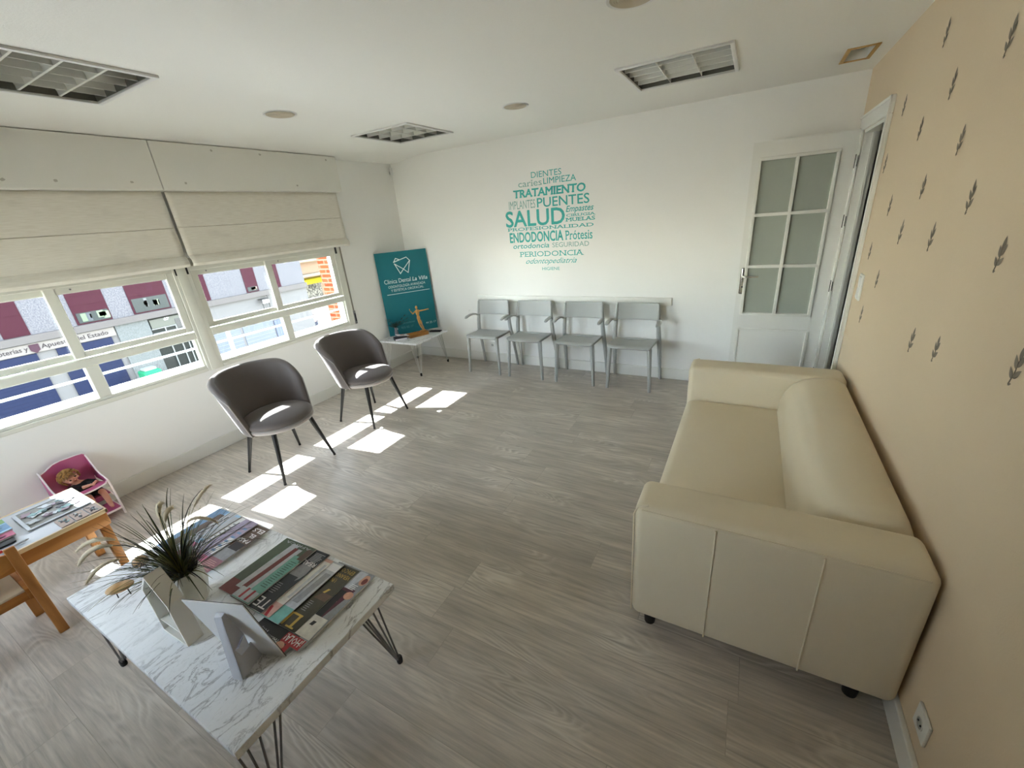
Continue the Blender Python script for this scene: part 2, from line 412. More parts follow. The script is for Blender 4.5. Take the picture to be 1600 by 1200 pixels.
# back wall
b = MB(); b.span((-0.25, 0, -0.1), (W + 0.12, 0.14, H + 0.1), M_wall); struct(b.obj('wall_back', smooth=0))
M_front = mat('front_wall_paint', '6F6860', rough=0.7)
b = MB(); b.span((-0.25, YF - 0.14, -0.1), (W + 0.12, YF, 0.95), M_front); b.span((-0.25, YF - 0.14, 2.0), (W + 0.12, YF, H + 0.1), M_front)
b.span((-0.25, YF - 0.14, 0.95), (0.3, YF, 2.0), M_front); b.span((1.6, YF - 0.14, 0.95), (W + 0.12, YF, 2.0), M_front); struct(b.obj('wall_front', smooth=0))
# window wall with ribbon opening
ZS, ZT = 0.69, 1.58
Y_OP = [(-4.14, -1.0), (-6.55, -4.28)]
b = MB()
M_ext = mat('outside_render', 'D2D2D0', rough=0.9)
b.span((-0.25, YF, -0.1), (0, 0, ZS), M_wall); b.span((-0.25, YF, ZT), (0, 0, H + 0.1), M_wall)
b.span((-0.25, -1.0, ZS), (0, 0, ZT), M_wall); b.span((-0.25, YF, ZS), (0, -4.14, ZT), M_wall)
b.span((-0.31, YF, ZS - 0.12), (-0.25, 0.3, ZS + 0.035), M_ext)
struct(b.obj('wall_left', smooth=0))
# right wall with door opening
DY0, DY1, DZ = -0.83, -0.17, 2.05
b = MB()
b.span((W, YF, -0.1), (W + 0.08, DY0, H + 0.1), M_beige); b.span((W, DY1, -0.1), (W + 0.08, 0, H + 0.1), M_beige); b.span((W, DY0, DZ), (W + 0.08, DY1, H + 0.1), M_beige)
wall_right = struct(b.obj('wall_right', smooth=0))
# painted sprigs on the beige wall
M_sprig = mat('painted_sprig', '7D7466', rough=0.8, noise=0.25, nscale=60)
def leafshape(b, y, z, L, wd, ang):
    n = 7; pts = []
    for i in range(n + 1):
        t = i / n; pts.append((t * L, wd * math.sin(PI * t ** 0.8) * 0.5))
    for i in range(n - 1, 0, -1):
        t = i / n; pts.append((t * L, -wd * math.sin(PI * t ** 0.8) * 0.5))
    c, s_ = math.cos(ang), math.sin(ang)
    # local plane: u -> -y (to the right seen from room), v -> z
    b.poly([(W - 0.0012, y - (p[0] * c - p[1] * s_), z + (p[0] * s_ + p[1] * c)) for p in pts], M_sprig)
b = MB()
sprigs = [(-1.568, 2.239), (-2.231, 2.062), (-1.818, 2.019), (-1.143, 2.05), (-1.531, 1.904), (-2.062, 1.81), (-1.012, 1.795), (-1.78, 1.666), (-2.295, 1.627), (-1.319, 1.586), (-1.625, 1.477), (-2.04, 1.487), (-2.604, 1.484), (-1.121, 1.342), (-1.413, 1.23), (-1.253, 1.005), (-2.138, 1.106), (-2.384, 1.145), (-2.868, 1.251),
          (-3.05, 1.62), (-2.9, 1.95), (-2.72, 2.25), (-3.3, 1.35), (-3.55, 1.75), (-3.35, 2.1), (-3.8, 1.2), (-4.1, 1.6), (-3.9, 2.05), (-4.5, 1.4), (-4.6, 2.0), (-5.1, 1.7), (-5.6, 1.4), (-5.7, 2.0), (-6.2, 1.7)]
for (y, z) in sprigs:
    k = random.uniform(0.92, 1.08); a0 = random.uniform(-0.08, 0.08)
    z0 = z - 0.045 * k
    b.tube([(W - 0.0008, y + 0.012, z0), (W - 0.0008, y + 0.003, z0 + 0.03 * k), (W - 0.0008, y, z0 + 0.07 * k)], [0.0016, 0.0012, 0.0008], M_sprig, seg=5)
    leafshape(b, y, z0 + 0.062 * k, 0.040 * k, 0.018, PI / 2 + a0)
    leafshape(b, y + 0.002, z0 + 0.045 * k, 0.042 * k, 0.018, 1.05 + a0)
    leafshape(b, y + 0.002, z0 + 0.04 * k, 0.038 * k, 0.017, 2.1 + a0)
    leafshape(b, y + 0.004, z0 + 0.018 * k, 0.038 * k, 0.016, 0.8 + a0)
    leafshape(b, y + 0.006, z0 + 0.014 * k, 0.034 * k, 0.015, 2.25 + a0)
    leafshape(b, y + 0.013, z0 - 0.003, 0.016 * k, 0.006, 0.5 + a0)
b.obj('painted_sprigs', wall_right, smooth=0)['label'] = 'grey brown painted leaf sprigs'

# baseboards
def bboard(name, a, c):
    b = MB(); b.span(a, c, M_trim, bev=0.003, seg=1); return struct(b.obj(name, smooth=0))
bboard('baseboard_back', (0.0, -0.013, 0), (W, 0, 0.115))
bboard('baseboard_left', (0, YF, 0), (0.013, -0.013, 0.115))
b = MB(); b.span((W - 0.018, YF, 0), (W, -0.94, 0.1), M_trim, bev=0.004); struct(b.obj('baseboard_right', smooth=0))
# rail behind the chairs
b = MB(); b.span((1.05, -0.02, 0.762), (3.29, 0, 0.84), M_trim, bev=0.003); struct(b.obj('trim_1'), 'white rail on the wall behind the grey chairs')

# hallway behind the door
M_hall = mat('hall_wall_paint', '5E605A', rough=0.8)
b = MB(); b.span((W + 0.08, -2.2, -0.1), (W + 1.6, 0.9, 0), M_floor); struct(b.obj('floor_hall', smooth=0))
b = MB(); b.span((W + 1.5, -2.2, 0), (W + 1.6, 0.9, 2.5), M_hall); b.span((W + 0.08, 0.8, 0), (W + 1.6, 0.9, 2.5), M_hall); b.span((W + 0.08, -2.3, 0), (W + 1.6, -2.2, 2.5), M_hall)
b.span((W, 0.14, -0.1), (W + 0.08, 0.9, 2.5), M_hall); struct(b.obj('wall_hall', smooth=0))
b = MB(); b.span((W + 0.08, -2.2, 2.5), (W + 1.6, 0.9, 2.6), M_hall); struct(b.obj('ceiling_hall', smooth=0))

# ================================================================== WINDOWS
def window(idx, y0, y1, ymid, lite, hidden=False):
    """y0 (near, small) < y1; frame, mullion, four panes"""
    root = bpy.data.objects.new('window_%d' % idx, None); COL.objects.link(root); root['kind'] = 'structure'; root['label'] = lite
    cy = (y0 + y1) / 2; root.location = (0, cy, ZS)
    T = lambda y, z: (y - cy, z - ZS)
    def fr(b, x0, x1, ya, yb, za, zb, m=M_alu, bev=0.004):
        (a, c), (d, e) = T(ya, za), T(yb, zb); b.span((x0, a, c), (x1, d, e), m, bev=bev, seg=1)
    b = MB()
    X0, X1 = -0.06, 0.006
    fr(b, X0, X1, y0, y0 + 0.06, ZS, ZT); fr(b, X0, X1, y1 - 0.06, y1, ZS, ZT)
    fr(b, X0, X1, y0 + 0.06, y1 - 0.06, ZS, ZS + 0.03); fr(b, X0, -0.005, y0 + 0.06, y1 - 0.06, ZS + 0.03, 0.742)
    fr(b, X0, X1, y0 + 0.06, y1 - 0.06, 1.498, ZT)
    fr(b, X0, X1, y0 + 0.06, y1 - 0.06, 0.97, 1.028)
    fr(b, X0, -0.005, ymid - 0.037, ymid + 0.037, 0.742, 0.97)
    fr(b, X0, -0.012, y0 + 0.06, y0 + 0.075, 0.742, 0.97); fr(b, X0, -0.012, y1 - 0.075, y1 - 0.06, 0.742, 0.97)
    b.obj('window_frame', root)
    b = MB()
    for ya, yb in ((y0 + 0.078, y0 + 0.088), (y1 - 0.062, y1 - 0.052)):
        pass
    # dark seal slots at the head of the jambs
    for ya in ((y0 + 0.02, y1 - 0.045)):
        (a, c), (d, e) = T(ya, 1.475), T(ya + 0.024, 1.548); b.span((X1 - 0.001, a, c), (X1 + 0.002, d, e), M_black)
    b.obj('seal_slot', root)
    # lower fixed panes
    for ya, yb in ((y0 + 0.075, ymid - 0.037), (ymid + 0.037, y1 - 0.075)):
        b = MB(); fr(b, -0.036, -0.031, ya, yb, 0.742, 0.97, M_glass, 0); b.obj('pane', root, smooth=0)
    # sliding sashes
    for k, (ya, yb, x0, x1) in enumerate(((y0 + 0.06, ymid + 0.006, -0.058, -0.03), (ymid - 0.062, y1 - 0.06, -0.028, -0.002))):
        b = MB(); st = 0.05
        fr(b, x0, x1, ya, ya + st + 0.012, 1.035, 1.505); fr(b, x0, x1, yb - st, yb, 1.035, 1.505)
        fr(b, x0, x1, ya + st, yb - st, 1.035, 1.075); fr(b, x0, x1, ya + st, yb - st, 1.457, 1.505)
        sh = b.obj('sash', root)
        b = MB(); xm = (x0 + x1) / 2; fr(b, xm - 0.003, xm + 0.003, ya + st, yb - st, 1.075, 1.457, M_glass, 0); b.obj('pane', sh, smooth=0)
        b = MB(); q = T(ya + 0.13, 1.482); b.lathe([(0.006, 0), (0.006, 0.003), (0.0, 0.004)], M_steel, 10, Matrix.Translation((x1, q[0], q[1])) @ Matrix.Rotation(PI / 2, 4, 'Y'))
        b.obj('screw', sh)
    return root
w1 = window(1, -2.56, -1.04, -1.812, 'right-hand white sliding window nearest the back wall')
w2 = window(2, -4.06, -2.565, -3.295, 'left-hand white sliding window above the doll chair')
# window in the wall behind the camera
b = MB(); wx0, wx1, wz0, wz1 = 0.3, 1.6, 0.95, 2.0
for z_ in (wz0, wz1 - 0.05): b.span((wx0, YF - 0.09, z_), (wx1, YF - 0.03, z_ + 0.05), M_alu)
for k in range(3): x_ = wx0 + (wx1 - wx0 - 0.05) * k / 2; b.span((x_, YF - 0.09, wz0 + 0.05), (x_ + 0.05, YF - 0.03, wz1 - 0.05), M_alu)
w3 = struct(b.obj('window_3'), 'white window in the wall behind the camera')
b = MB(); b.span((wx0 + 0.05, YF - 0.062, wz0 + 0.05), (wx1 - 0.05, YF - 0.058, wz1 - 0.05), M_glass); b.obj('pane', w3, smooth=0)
# filler mullion between the first two windows and jamb trims
b = MB(); b.span((-0.05, -2.60, ZS), (0.012, -2.53, ZT), M_alu, bev=0.006); b.span((-0.05, -1.045, ZS), (0.008, -1.0, ZT), M_alu, bev=0.004)
b.span((-0.05, -4.14, ZS), (0.008, -4.055, ZT), M_alu, bev=0.004)
struct(b.obj('trim_2'), 'white posts between the windows')
# roller-shutter strap beside the window
t = thing('shutter_strap', 'narrow grey roller shutter strap with winder right of the windows', 'shutter strap', (0, -1.015, 0.695))
b = MB(); b.span((0.009, -0.009, 0.09), (0.011, 0.009, 0.86), mat('grey_strap', '8B877C', rough=0.9)); b.obj('strap', t)
b = MB(); b.span((0.008, -0.013, -0.0), (0.02, 0.013, 0.15), M_steel, bev=0.003); b.span((0.02, -0.007, 0.03), (0.021, 0.007, 0.12), M_black); b.obj('winder', t)
# own ledge railing outside
M_rail = mat('pale_railing', '8C9A9E', rough=0.4)
t = thing('balcony_railing', 'white metal railing on the sunlit ledge outside the windows', 'railing', (-0.275, -3.6, ZS + 0.035))
zz = ZS + 0.035
b = MB(); b.bar((0, -3.0, 0.12), (0, 3.6, 0.12), 0.014, 0.018, M_rail, 0.004); b.obj('top_rail', t)
for k in range(7):
    y = -2.246 + 0.975 * (1 - k) + 3.6
    b = MB(); b.bar((0, y, 0), (0, y, 0.22 if k < 0 else 0.2), 0.045, 0.02, M_rail, 0.003); b.span((-0.03, y - 0.035, 0), (0.03, y + 0.035, 0.006), M_rail); b.obj('post', t)

# ================================================================== VALANCE + BLINDS
yv = [(-2.537, -0.925), (-4.155, -2.541)]
labs = ['white fabric valance panel above the right-hand window', 'white fabric valance panel above the left-hand window', 'white fabric valance panel nearest the camera']
stains = mat('valance_mark', 'B9B6AB', rough=0.9)
for i, (a, c) in enumerate(yv):
    b = MB(); b.span((0.001, a, 2.072), (0.13, c, 2.39), M_valance, bev=0.004, seg=1)
    for k in range(5):
        yy = a + (c - a) * (0.1 + 0.2 * k + random.uniform(-0.05, 0.05)); z_ = random.choice((2.12, 2.355))
        pts = [(0.1308, yy + 0.011 * math.cos(q) * random.uniform(0.7, 1.2), z_ + 0.009 * math.sin(q) * random.uniform(0.7, 1.2)) for q in [2 * PI * j / 9 for j in range(9)]]
        b.poly(pts, stains)
    tag(b.obj('valance', smooth=30), labs[i], 'valance', None)
def blind(a, c, lab, dz=0.0):
    y0 = (a + c) / 2; L = (c - a)
    t = thing('roman_blind', lab, 'blind', (0.06, y0, 1.54))
    prof = [(-0.01, 0.53), (-0.005, 0.40), (0.0, 0.286 - dz * .2), (-0.006, 0.283 - dz * .2), (-0.006, 0.279 - dz * .2), (0.003, 0.276 - dz * .2), (0.008, 0.15), (0.006, 0.078), (0.022, 0.066), (0.038, 0.045), (0.044, 0.018), (0.03, 0.0), (0.005, 0.002), (-0.012, 0.02), (-0.012, 0.06)]
    b = MB(); N = 40
    def fn(u, v):
        k = v * (len(prof) - 1); i = min(int(k), len(prof) - 2); f = k - i
        x = prof[i][0] * (1 - f) + prof[i + 1][0] * f; z = prof[i][1] * (1 - f) + prof[i + 1][1] * f
        w = 0.003 * math.sin(u * 9 + v * 3) * (1 - z / 0.53)
        e = 0.02 * max(0, (abs(u - 0.5) * 2 - 0.96) / 0.04) * max(0, 1 - z / 0.08)
        return (x + w, (u - 0.5) * L, z + dz * (1 - z / 0.53) * (-1) + 0.006 * math.sin(u * 5 + a) * (1 - z / .53))
    g = b.grid(fn, N, 57, M_linen)
    o = b.obj('blind_cloth', t, smooth=40); sd = o.modifiers.new('thick', 'SOLIDIFY'); sd.thickness = 0.003; sd.offset = -1
    b = MB(); b.tube([(-0.02, L / 2 - 0.012, 0.53), (-0.022, L / 2 - 0.012, 0.02)], 0.0018, M_whitemetal, seg=6)
    for k in range(9): b.ball((-0.02, L / 2 - 0.012, 0.05 + k * 0.05), 0.003, M_dark, u=8, v=6)
    b.obj('cord', t)
    return t
blind(-2.507, -0.945, 'cream linen roman blind lowered over the right-hand window')
blind(-4.15, -2.528, 'cream linen roman blind lowered over the left-hand window', 0.012)

# ================================================================== DOOR
door = bpy.data.objects.new('door_1', None); COL.objects.link(door); door['kind'] = 'structure'; door.location = (W, -0.5, 0); door['label'] = 'open white glazed door and its frame'
b = MB()
def casing(b, x0, x1):
    b.span((x0, -0.42, 0), (x1, -0.335, 2.05), M_trim, bev=0.005); b.span((x0, 0.335, 0), (x1, 0.42, 2.05), M_trim, bev=0.005); b.span((x0, -0.42, 2.05), (x1, 0.42, 2.14), M_trim, bev=0.005)
casing(b, -0.018, 0.0)
b.span((-0.026, -0.42, 0), (-0.018, -0.405, 2.14), M_trim, bev=0.002); b.span((-0.026, -0.42, 2.125), (-0.018, 0.42, 2.14), M_trim, bev=0.002)
b.obj('casing', door)
b = MB(); b.span((0, -0.335, 0), (0.082, -0.315, 2.05), M_trim); b.span((0, 0.315, 0), (0.082, 0.335, 2.05), M_trim); b.span((0, -0.335, 2.03), (0.082, 0.335, 2.05), M_trim)
b.span((0.045, 0.3, 0), (0.06, 0.315, 2.03), M_trim)
b.obj('jamb', door)
# leaf: opened flat against back wall; local x from -0.67 (free edge) to -0.01
LX0, LX1 = 3.838 - W, 4.492 - W
LYa, LYb = 0.5 - 0.145, 0.5 - 0.108
gx0, gx1, gz0, gz1 = 3.893 - W, 4.388 - W, 0.735, 1.945
M_leaf = mat('door_paint', 'E8E8E3', rough=0.4)
b = MB()
b.span((LX0, LYa, 0.008), (gx0, LYb, 2.065), M_leaf); b.span((gx1, LYa, 0.008), (LX1, LYb, 2.065), M_leaf)
b.span((gx0, LYa, gz1), (gx1, LYb, 2.065), M_leaf); b.span((gx0, LYa, 0.008), (gx1, LYb, gz0), M_leaf)
leaf = b.obj('door_leaf', door, smooth=0)
b = MB()
mxs = (gx0 + gx1) / 2; zs = [gz0, gz0 + (gz1 - gz0) / 3, gz0 + 2 * (gz1 - gz0) / 3, gz1]
yy0 = LYa - 0.012
for z_ in zs: b.span((gx0 - 0.012, yy0, z_ - 0.012), (gx1 + 0.012, LYb, z_ + 0.012), M_trim, bev=0.004)
for x_ in (gx0, mxs, gx1): b.span((x_ - 0.012, yy0 + 0.0005, gz0 - 0.011), (x_ + 0.012, LYb - 0.0005, gz1 + 0.011), M_trim, bev=0.004)
b.obj('glazing_bars', leaf)
M_frost = mat('frosted_glass', 'A6ADA3', rough=0.35, spec=0.5)
for i in range(2):
    for j in range(3):
        b = MB(); xa = gx0 if i == 0 else mxs
        b.span((xa + 0.012, LYa + 0.012, zs[j] + 0.012), (xa + (gx1 - gx0) / 2 - 0.012, LYa + 0.018, zs[j + 1] - 0.012), M_frost); b.obj('pane', leaf, smooth=0)
b = MB()
for (a, c, z0_, z1_) in ((gx0 - 0.01, gx1 + 0.01, 0.12, 0.6),):
    for z_ in (z0_, z1_): b.span((a, LYa - 0.01, z_ - 0.01), (c, LYa + 0.001, z_ + 0.01), M_trim, bev=0.004)
    for x_ in (a, c): b.span((x_ - 0.01, LYa - 0.0095, z0_), (x_ + 0.01, LYa + 0.0005, z1_), M_trim, bev=0.004)
b.obj('panel_moulding', leaf)
b = MB(); hx = LX0 + 0.038
b.span((hx - 0.022, LYa - 0.006, 0.91), (hx + 0.022, LYa, 1.13), M_chrome, bev=0.012, seg=3)
b.tube([(hx, LYa - 0.004, 1.06), (hx, LYa - 0.05, 1.06), (hx + 0.02, LYa - 0.055, 1.06), (hx + 0.11, LYa - 0.05, 1.062)], [0.009, 0.009, 0.0085, 0.007], M_chrome, seg=10)
b.lathe([(0.007, 0), (0.007, 0.004)], M_black, 10, Matrix.Translation((hx, LYa - 0.006, 0.97)) @ Matrix.Rotation(PI / 2, 4, 'X'))
b.obj('door_handle', leaf)
for z_ in (0.25, 0.98, 1.46, 1.86):
    b = MB(); b.tube([(LX1 + 0.004, LYa - 0.009, z_ - 0.045), (LX1 + 0.004, LYa - 0.009, z_ + 0.045)], 0.010, mat('dark_hinge', '3E3B34', rough=0.4, metal=0.5), seg=10)
    b.span((LX1 - 0.002, LYa - 0.012, z_ - 0.035), (LX1 + 0.002, LYa + 0.02, z_ + 0.035), mat('dark_hinge', '4A4740', rough=0.4, metal=0.7))
    b.span((LX1 + 0.006, LYa - 0.04, z_ - 0.035), (LX1 + 0.009, LYa - 0.008, z_ + 0.035), mat('dark_hinge', '4A4740'))
    b.obj('hinge', leaf)

# ================================================================== CEILING FIXTURES
M_louv = mat('satin_louvre', 'ECECE6', rough=0.3, metal=0.3)
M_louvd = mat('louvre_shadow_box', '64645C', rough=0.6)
# recessed boxes are set in the ceiling slab, so cut openings in it
def cut_ceiling(cx, cy, wx, wy, d):
    cb = MB(); cb.box((cx, cy, H + d / 2 - 0.01), (wx, wy, d + 0.02), M_ceil); c = cb.obj('cut', smooth=0)
    md = ceil_o.modifiers.new('hole', 'BOOLEAN'); md.operation = 'DIFFERENCE'; md.object = c; md.solver = 'EXACT'
    return c
cuts = []
def troffer(cx, cy, lab, along, cells=(4, 4), S=0.6, dup_of=None):
    t = thing('louvre_light', lab, 'ceiling light', (cx, cy, H), 0, 'square louvred ceiling lights')
    cuts.append(cut_ceiling(cx, cy, S - 0.02, S - 0.02, 0.09))
    h = S / 2
    b = MB()
    for s_ in (-1, 1):
        b.span((s_ * h - 0.012, -h - 0.012, -0.012), (s_ * h + 0.012, h + 0.012, 0.0), M_whitemetal, bev=0.003); b.span((-h, s_ * h - 0.012, -0.0115), (h, s_ * h + 0.012, -0.0005), M_whitemetal, bev=0.003)
    b.obj('frame', t)
    i_ = h - 0.0135
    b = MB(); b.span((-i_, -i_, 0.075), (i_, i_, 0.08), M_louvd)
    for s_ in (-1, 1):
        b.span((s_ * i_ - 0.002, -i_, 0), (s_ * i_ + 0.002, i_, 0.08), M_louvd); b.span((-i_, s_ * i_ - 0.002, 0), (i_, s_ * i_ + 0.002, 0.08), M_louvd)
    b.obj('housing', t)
    b = MB(); nx, ny = cells
    # parabolic long blades (run along `along`) and flat cross blades
    for k in range(1, nx):
        p_ = -i_ + 2 * i_ * k / nx
        pr = [(-0.016, 0.05), (-0.006, 0.02), (-0.005, 0.0), (0.005, 0.0), (0.006, 0.02), (0.016, 0.05)]
        for a_, c_ in zip(pr[:-1], pr[1:]):
            if along == 'Y': b.poly([(p_ + a_[0], -i_, a_[1]), (p_ + c_[0], -i_, c_[1]), (p_ + c_[0], i_, c_[1]), (p_ + a_[0], i_, a_[1])], M_louv)
            else: b.poly([(-i_, p_ + a_[0], a_[1]), (i_, p_ + a_[0], a_[1]), (i_, p_ + c_[0], c_[1]), (-i_, p_ + c_[0], c_[1])], M_louv)
    for k in range(1, ny):
        p_ = -i_ + 2 * i_ * k / ny
        if along == 'Y': b.span((-i_, p_ - 0.002, 0.001), (i_, p_ + 0.002, 0.045), M_louv)
        else: b.span((p_ - 0.002, -i_, 0.001), (p_ + 0.002, i_, 0.045), M_louv)
    b.obj('louvre', t, smooth=30)
    for k in range(nx):
        p_ = -i_ + 2 * i_ * (k + 0.5) / nx
        b = MB(); pts = ((p_, -i_ + 0.01, 0.058), (p_, i_ - 0.01, 0.058)) if along == 'Y' else ((-i_ + 0.01, p_, 0.058), (i_ - 0.01, p_, 0.058))
        b.tube(pts, 0.008, M_whitemetal, seg=8); b.obj('lamp_tube', t)
    return t
troffer(1.055, -3.29, 'square louvred ceiling light nearest the camera above the window side', 'X', (4, 5), 0.62)
troffer(1.135, -1.015, 'square louvred ceiling light nearest the corner poster', 'X', (4, 4), 0.6)
troffer(3.405, -1.08, 'square louvred ceiling light near the glazed door, lined mirror louvres', 'X', (5, 3), 0.6)
def disc(cx, cy, r, lab, ribs):
    t = thing('ceiling_speaker', lab, 'ceiling speaker', (cx, cy, H), 0, 'round ceiling fittings')
    b = MB(); b.lathe([(r - 0.012, -0.003), (r, -0.006), (r + 0.004, -0.002), (r + 0.004, 0)], M_whitemetal, 32, cap=False); b.lathe([(r + 0.004, 0), (0.0, 0)], M_whitemetal, 32, cap=False); b.obj('rim', t)
    b = MB(); pr = []
    n = 9
    for i in range(n * 2 + 1):
        rr = (r - 0.012) * (1 - i / (n * 2)); pr.append((max(rr, 0.0005), -0.005 - (0.0025 if i % 2 else 0)))
    b.lathe(pr, mat('speaker_grille', 'CFC8B8' if ribs else 'C2B8A4', rough=0.6), 32, cap=False); b.obj('grille', t)
disc(1.095, -2.16, 0.10, 'round beige ceiling fitting between the two window-side louvred lights', 0)
disc(2.28, -1.09, 0.095, 'small round white ceiling fitting above the wall lettering', 1)
disc(3.40, -2.24, 0.10, 'round ribbed ceiling fitting at the top edge of the photo', 1)
# uncovered vent with a timber frame
cuts.append(cut_ceiling(4.35, -0.53, 0.12, 0.30, 0.09))
t = thing('ceiling_vent', 'small rectangular ceiling vent hole with raw wooden frame near the door', 'vent', (4.35, -0.53, H))
M_rawwood = mat('raw_wood', 'C09A5C', rough=0.7)
b = MB()
for s_ in (-1, 1): b.span((s_ * 0.068 - 0.01, -0.168, -0.006), (s_ * 0.068 + 0.01, 0.168, 0), M_rawwood); b.span((-0.058, s_ * 0.158 - 0.01, -0.0055), (0.058, s_ * 0.158 + 0.01, -0.0005), M_rawwood)
b.obj('frame', t)
b = MB(); b.span((-0.055, -0.145, 0.06), (0.055, 0.145, 0.07), mat('duct_grey', '8B8679', rough=0.7)); b.obj('duct', t)
bpy.context.view_layer.update()
_dg = bpy.context.evaluated_depsgraph_get(); _me = bpy.data.meshes.new_from_object(ceil_o.evaluated_get(_dg))
ceil_o.modifiers.clear(); ceil_o.data = _me
for c in cuts: bpy.data.objects.remove(c)

# motion sensor in the corner
t = thing('motion_sensor', 'small white motion sensor high in the corner by the ceiling', 'sensor', (0.03, -0.04, 2.30), -PI / 4)
b = MB(); b.box((0, 0, 0), (0.05, 0.035, 0.09), M_whitemetal, bev=0.012, seg=3); b.obj('case', t)
b = MB(); b.ball((0, -0.015, -0.012), (0.019, 0.012, 0.022), mat('sensor_lens', 'B5B6B0', rough=0.3)); b.obj('lens', t)
# sockets, switch, bracket
def socket(loc, rz, lab, w=0.085, h=0.085):
    t = thing('wall_socket', lab, 'socket', loc, rz)
    b = MB(); b.box((0, -0.005, 0), (w, 0.01, h), M_trim, bev=0.004, seg=2); b.obj('plate', t)
    b = MB(); b.lathe([(0.021, 0), (0.021, 0.002), (0.017, 0.002), (0.017, -0.0)], M_trim, 24, Matrix.Translation((0, -0.01, 0)) @ Matrix.Rotation(PI / 2, 4, 'X'))
    b.lathe([(0.0165, 0.0005), (0, 0.0005)], mat('socket_well', 'A9ABA6', rough=0.5), 24, Matrix.Translation((0, -0.0102, 0)) @ Matrix.Rotation(PI / 2, 4, 'X'), cap=False)
    for s_ in (-1, 1): b.ball((s_ * 0.0095, -0.0112, 0), 0.0032, M_black, u=8, v=6)
    b.obj('outlet', t)
    return t
socket((W - 0.0, -3.09, 0.213), -PI / 2, 'white wall socket low on the beige wall beside the sofa')
socket((1.19, 0, 0.217), 0, 'white wall socket low behind the leftmost grey armchair', 0.06, 0.06)
t = thing('light_switch', 'white light switch plate beside the door frame', 'light switch', (W, -1.09, 1.135), -PI / 2)
b = MB(); b.box((0, -0.005, 0), (0.085, 0.01, 0.15), M_trim, bev=0.004); b.obj('plate', t)
for s_ in (-1, 1):
    b = MB(); b.box((0, -0.011, s_ * 0.034), (0.055, 0.006, 0.058), M_whitemetal, rot=(s_ * 0.04, 0, 0), bev=0.002); b.obj('rocker', t)
b = MB(); b.span((0.89, -0.018, 0.637), (0.915, 0, 0.652), M_whitemetal, bev=0.003); tag(b.obj('cable_clip'), 'tiny white clip on the back wall beside the leftmost grey chair', 'clip')

# ================================================================== WALL LETTERING
t = thing('wall_lettering', 'round cloud of turquoise dental words on the white back wall', 'wall lettering', (2.03, 0, 1.12))
words = [('DIENTES', 1.854, 2.186, 2.039, 0.055, 0.0, 0, 0, M_tealtext), ('caries', 1.701, 1.97, 1.966, 0.056, -0.005, 0, .1, M_tealpale), ('LIMPIEZA', 1.988, 2.336, 1.97, 0.056, 0.005, 0, 0, M_tealtext),
         ('TRATAMIENTO', 1.641, 2.429, 1.868, 0.072, 0.035, 0.05, 0.05, M_tealtext), ('IMPLANTES', 1.572, 1.884, 1.758, 0.082, -0.022, 0, 0, M_tealpale), ('PUENTES', 1.906, 2.468, 1.758, 0.088, 0.012, 0, 0, M_tealtext),
         ('SALUD', 1.523, 2.205, 1.585, 0.155, 0.02, 0, 0, M_tealtext), ('Empastes', 2.221, 2.511, 1.691, 0.055, 0.015, 0.3, 0, M_tealtext), ('CIRUGIA', 2.225, 2.524, 1.645, 0.024, 0.01, 0, 0.14, M_tealtext), ('MUELAS', 2.223, 2.524, 1.6, 0.033, 0.02, 0, 0.14, M_tealtext),
         ('PROFESIONALIDAD', 1.542, 2.509, 1.54, 0.032, 0.008, 0, 0.1, M_tealtext), ('ENDODONCIA', 1.554, 2.182, 1.423, 0.098, 0.03, 0, 0, M_tealtext), ('Pr\u00f3tesis', 2.212, 2.497, 1.425, 0.087, 0.01, 0, .06, M_tealtext),
         ('ortodoncia', 1.589, 2.021, 1.357, 0.05, 0.015, 0.15, 0, M_tealtext), ('SEGURIDAD', 2.058, 2.461, 1.355, 0.047, -0.012, 0, 0, M_tealpale), ('PERIODONCIA', 1.671, 2.394, 1.268, 0.052, 0.0, 0, 0.13, M_tealtext),
         ('odontopediatria', 1.732, 2.328, 1.193, 0.055, 0.0, 0.55, 0, M_tealtext), ('HIGIENE', 1.927, 2.131, 1.121, 0.032, 0.0, 0, 0, M_tealtext)]
for (w_, xa, xb, zb, hh, bo, sh_, se, m_) in words:
    b = MB(); M_ = Matrix(((1, 0, 0, xa - 2.03), (0, 0, -1, 0), (0, 1, 0, zb - 1.12), (0, 0, 0, 1)))
    b.text(w_, M_, m_, w=xb - xa, h=hh, bold=bo, shear=sh_, serif=se, depth=0.0015); b.obj('word', t, smooth=0)

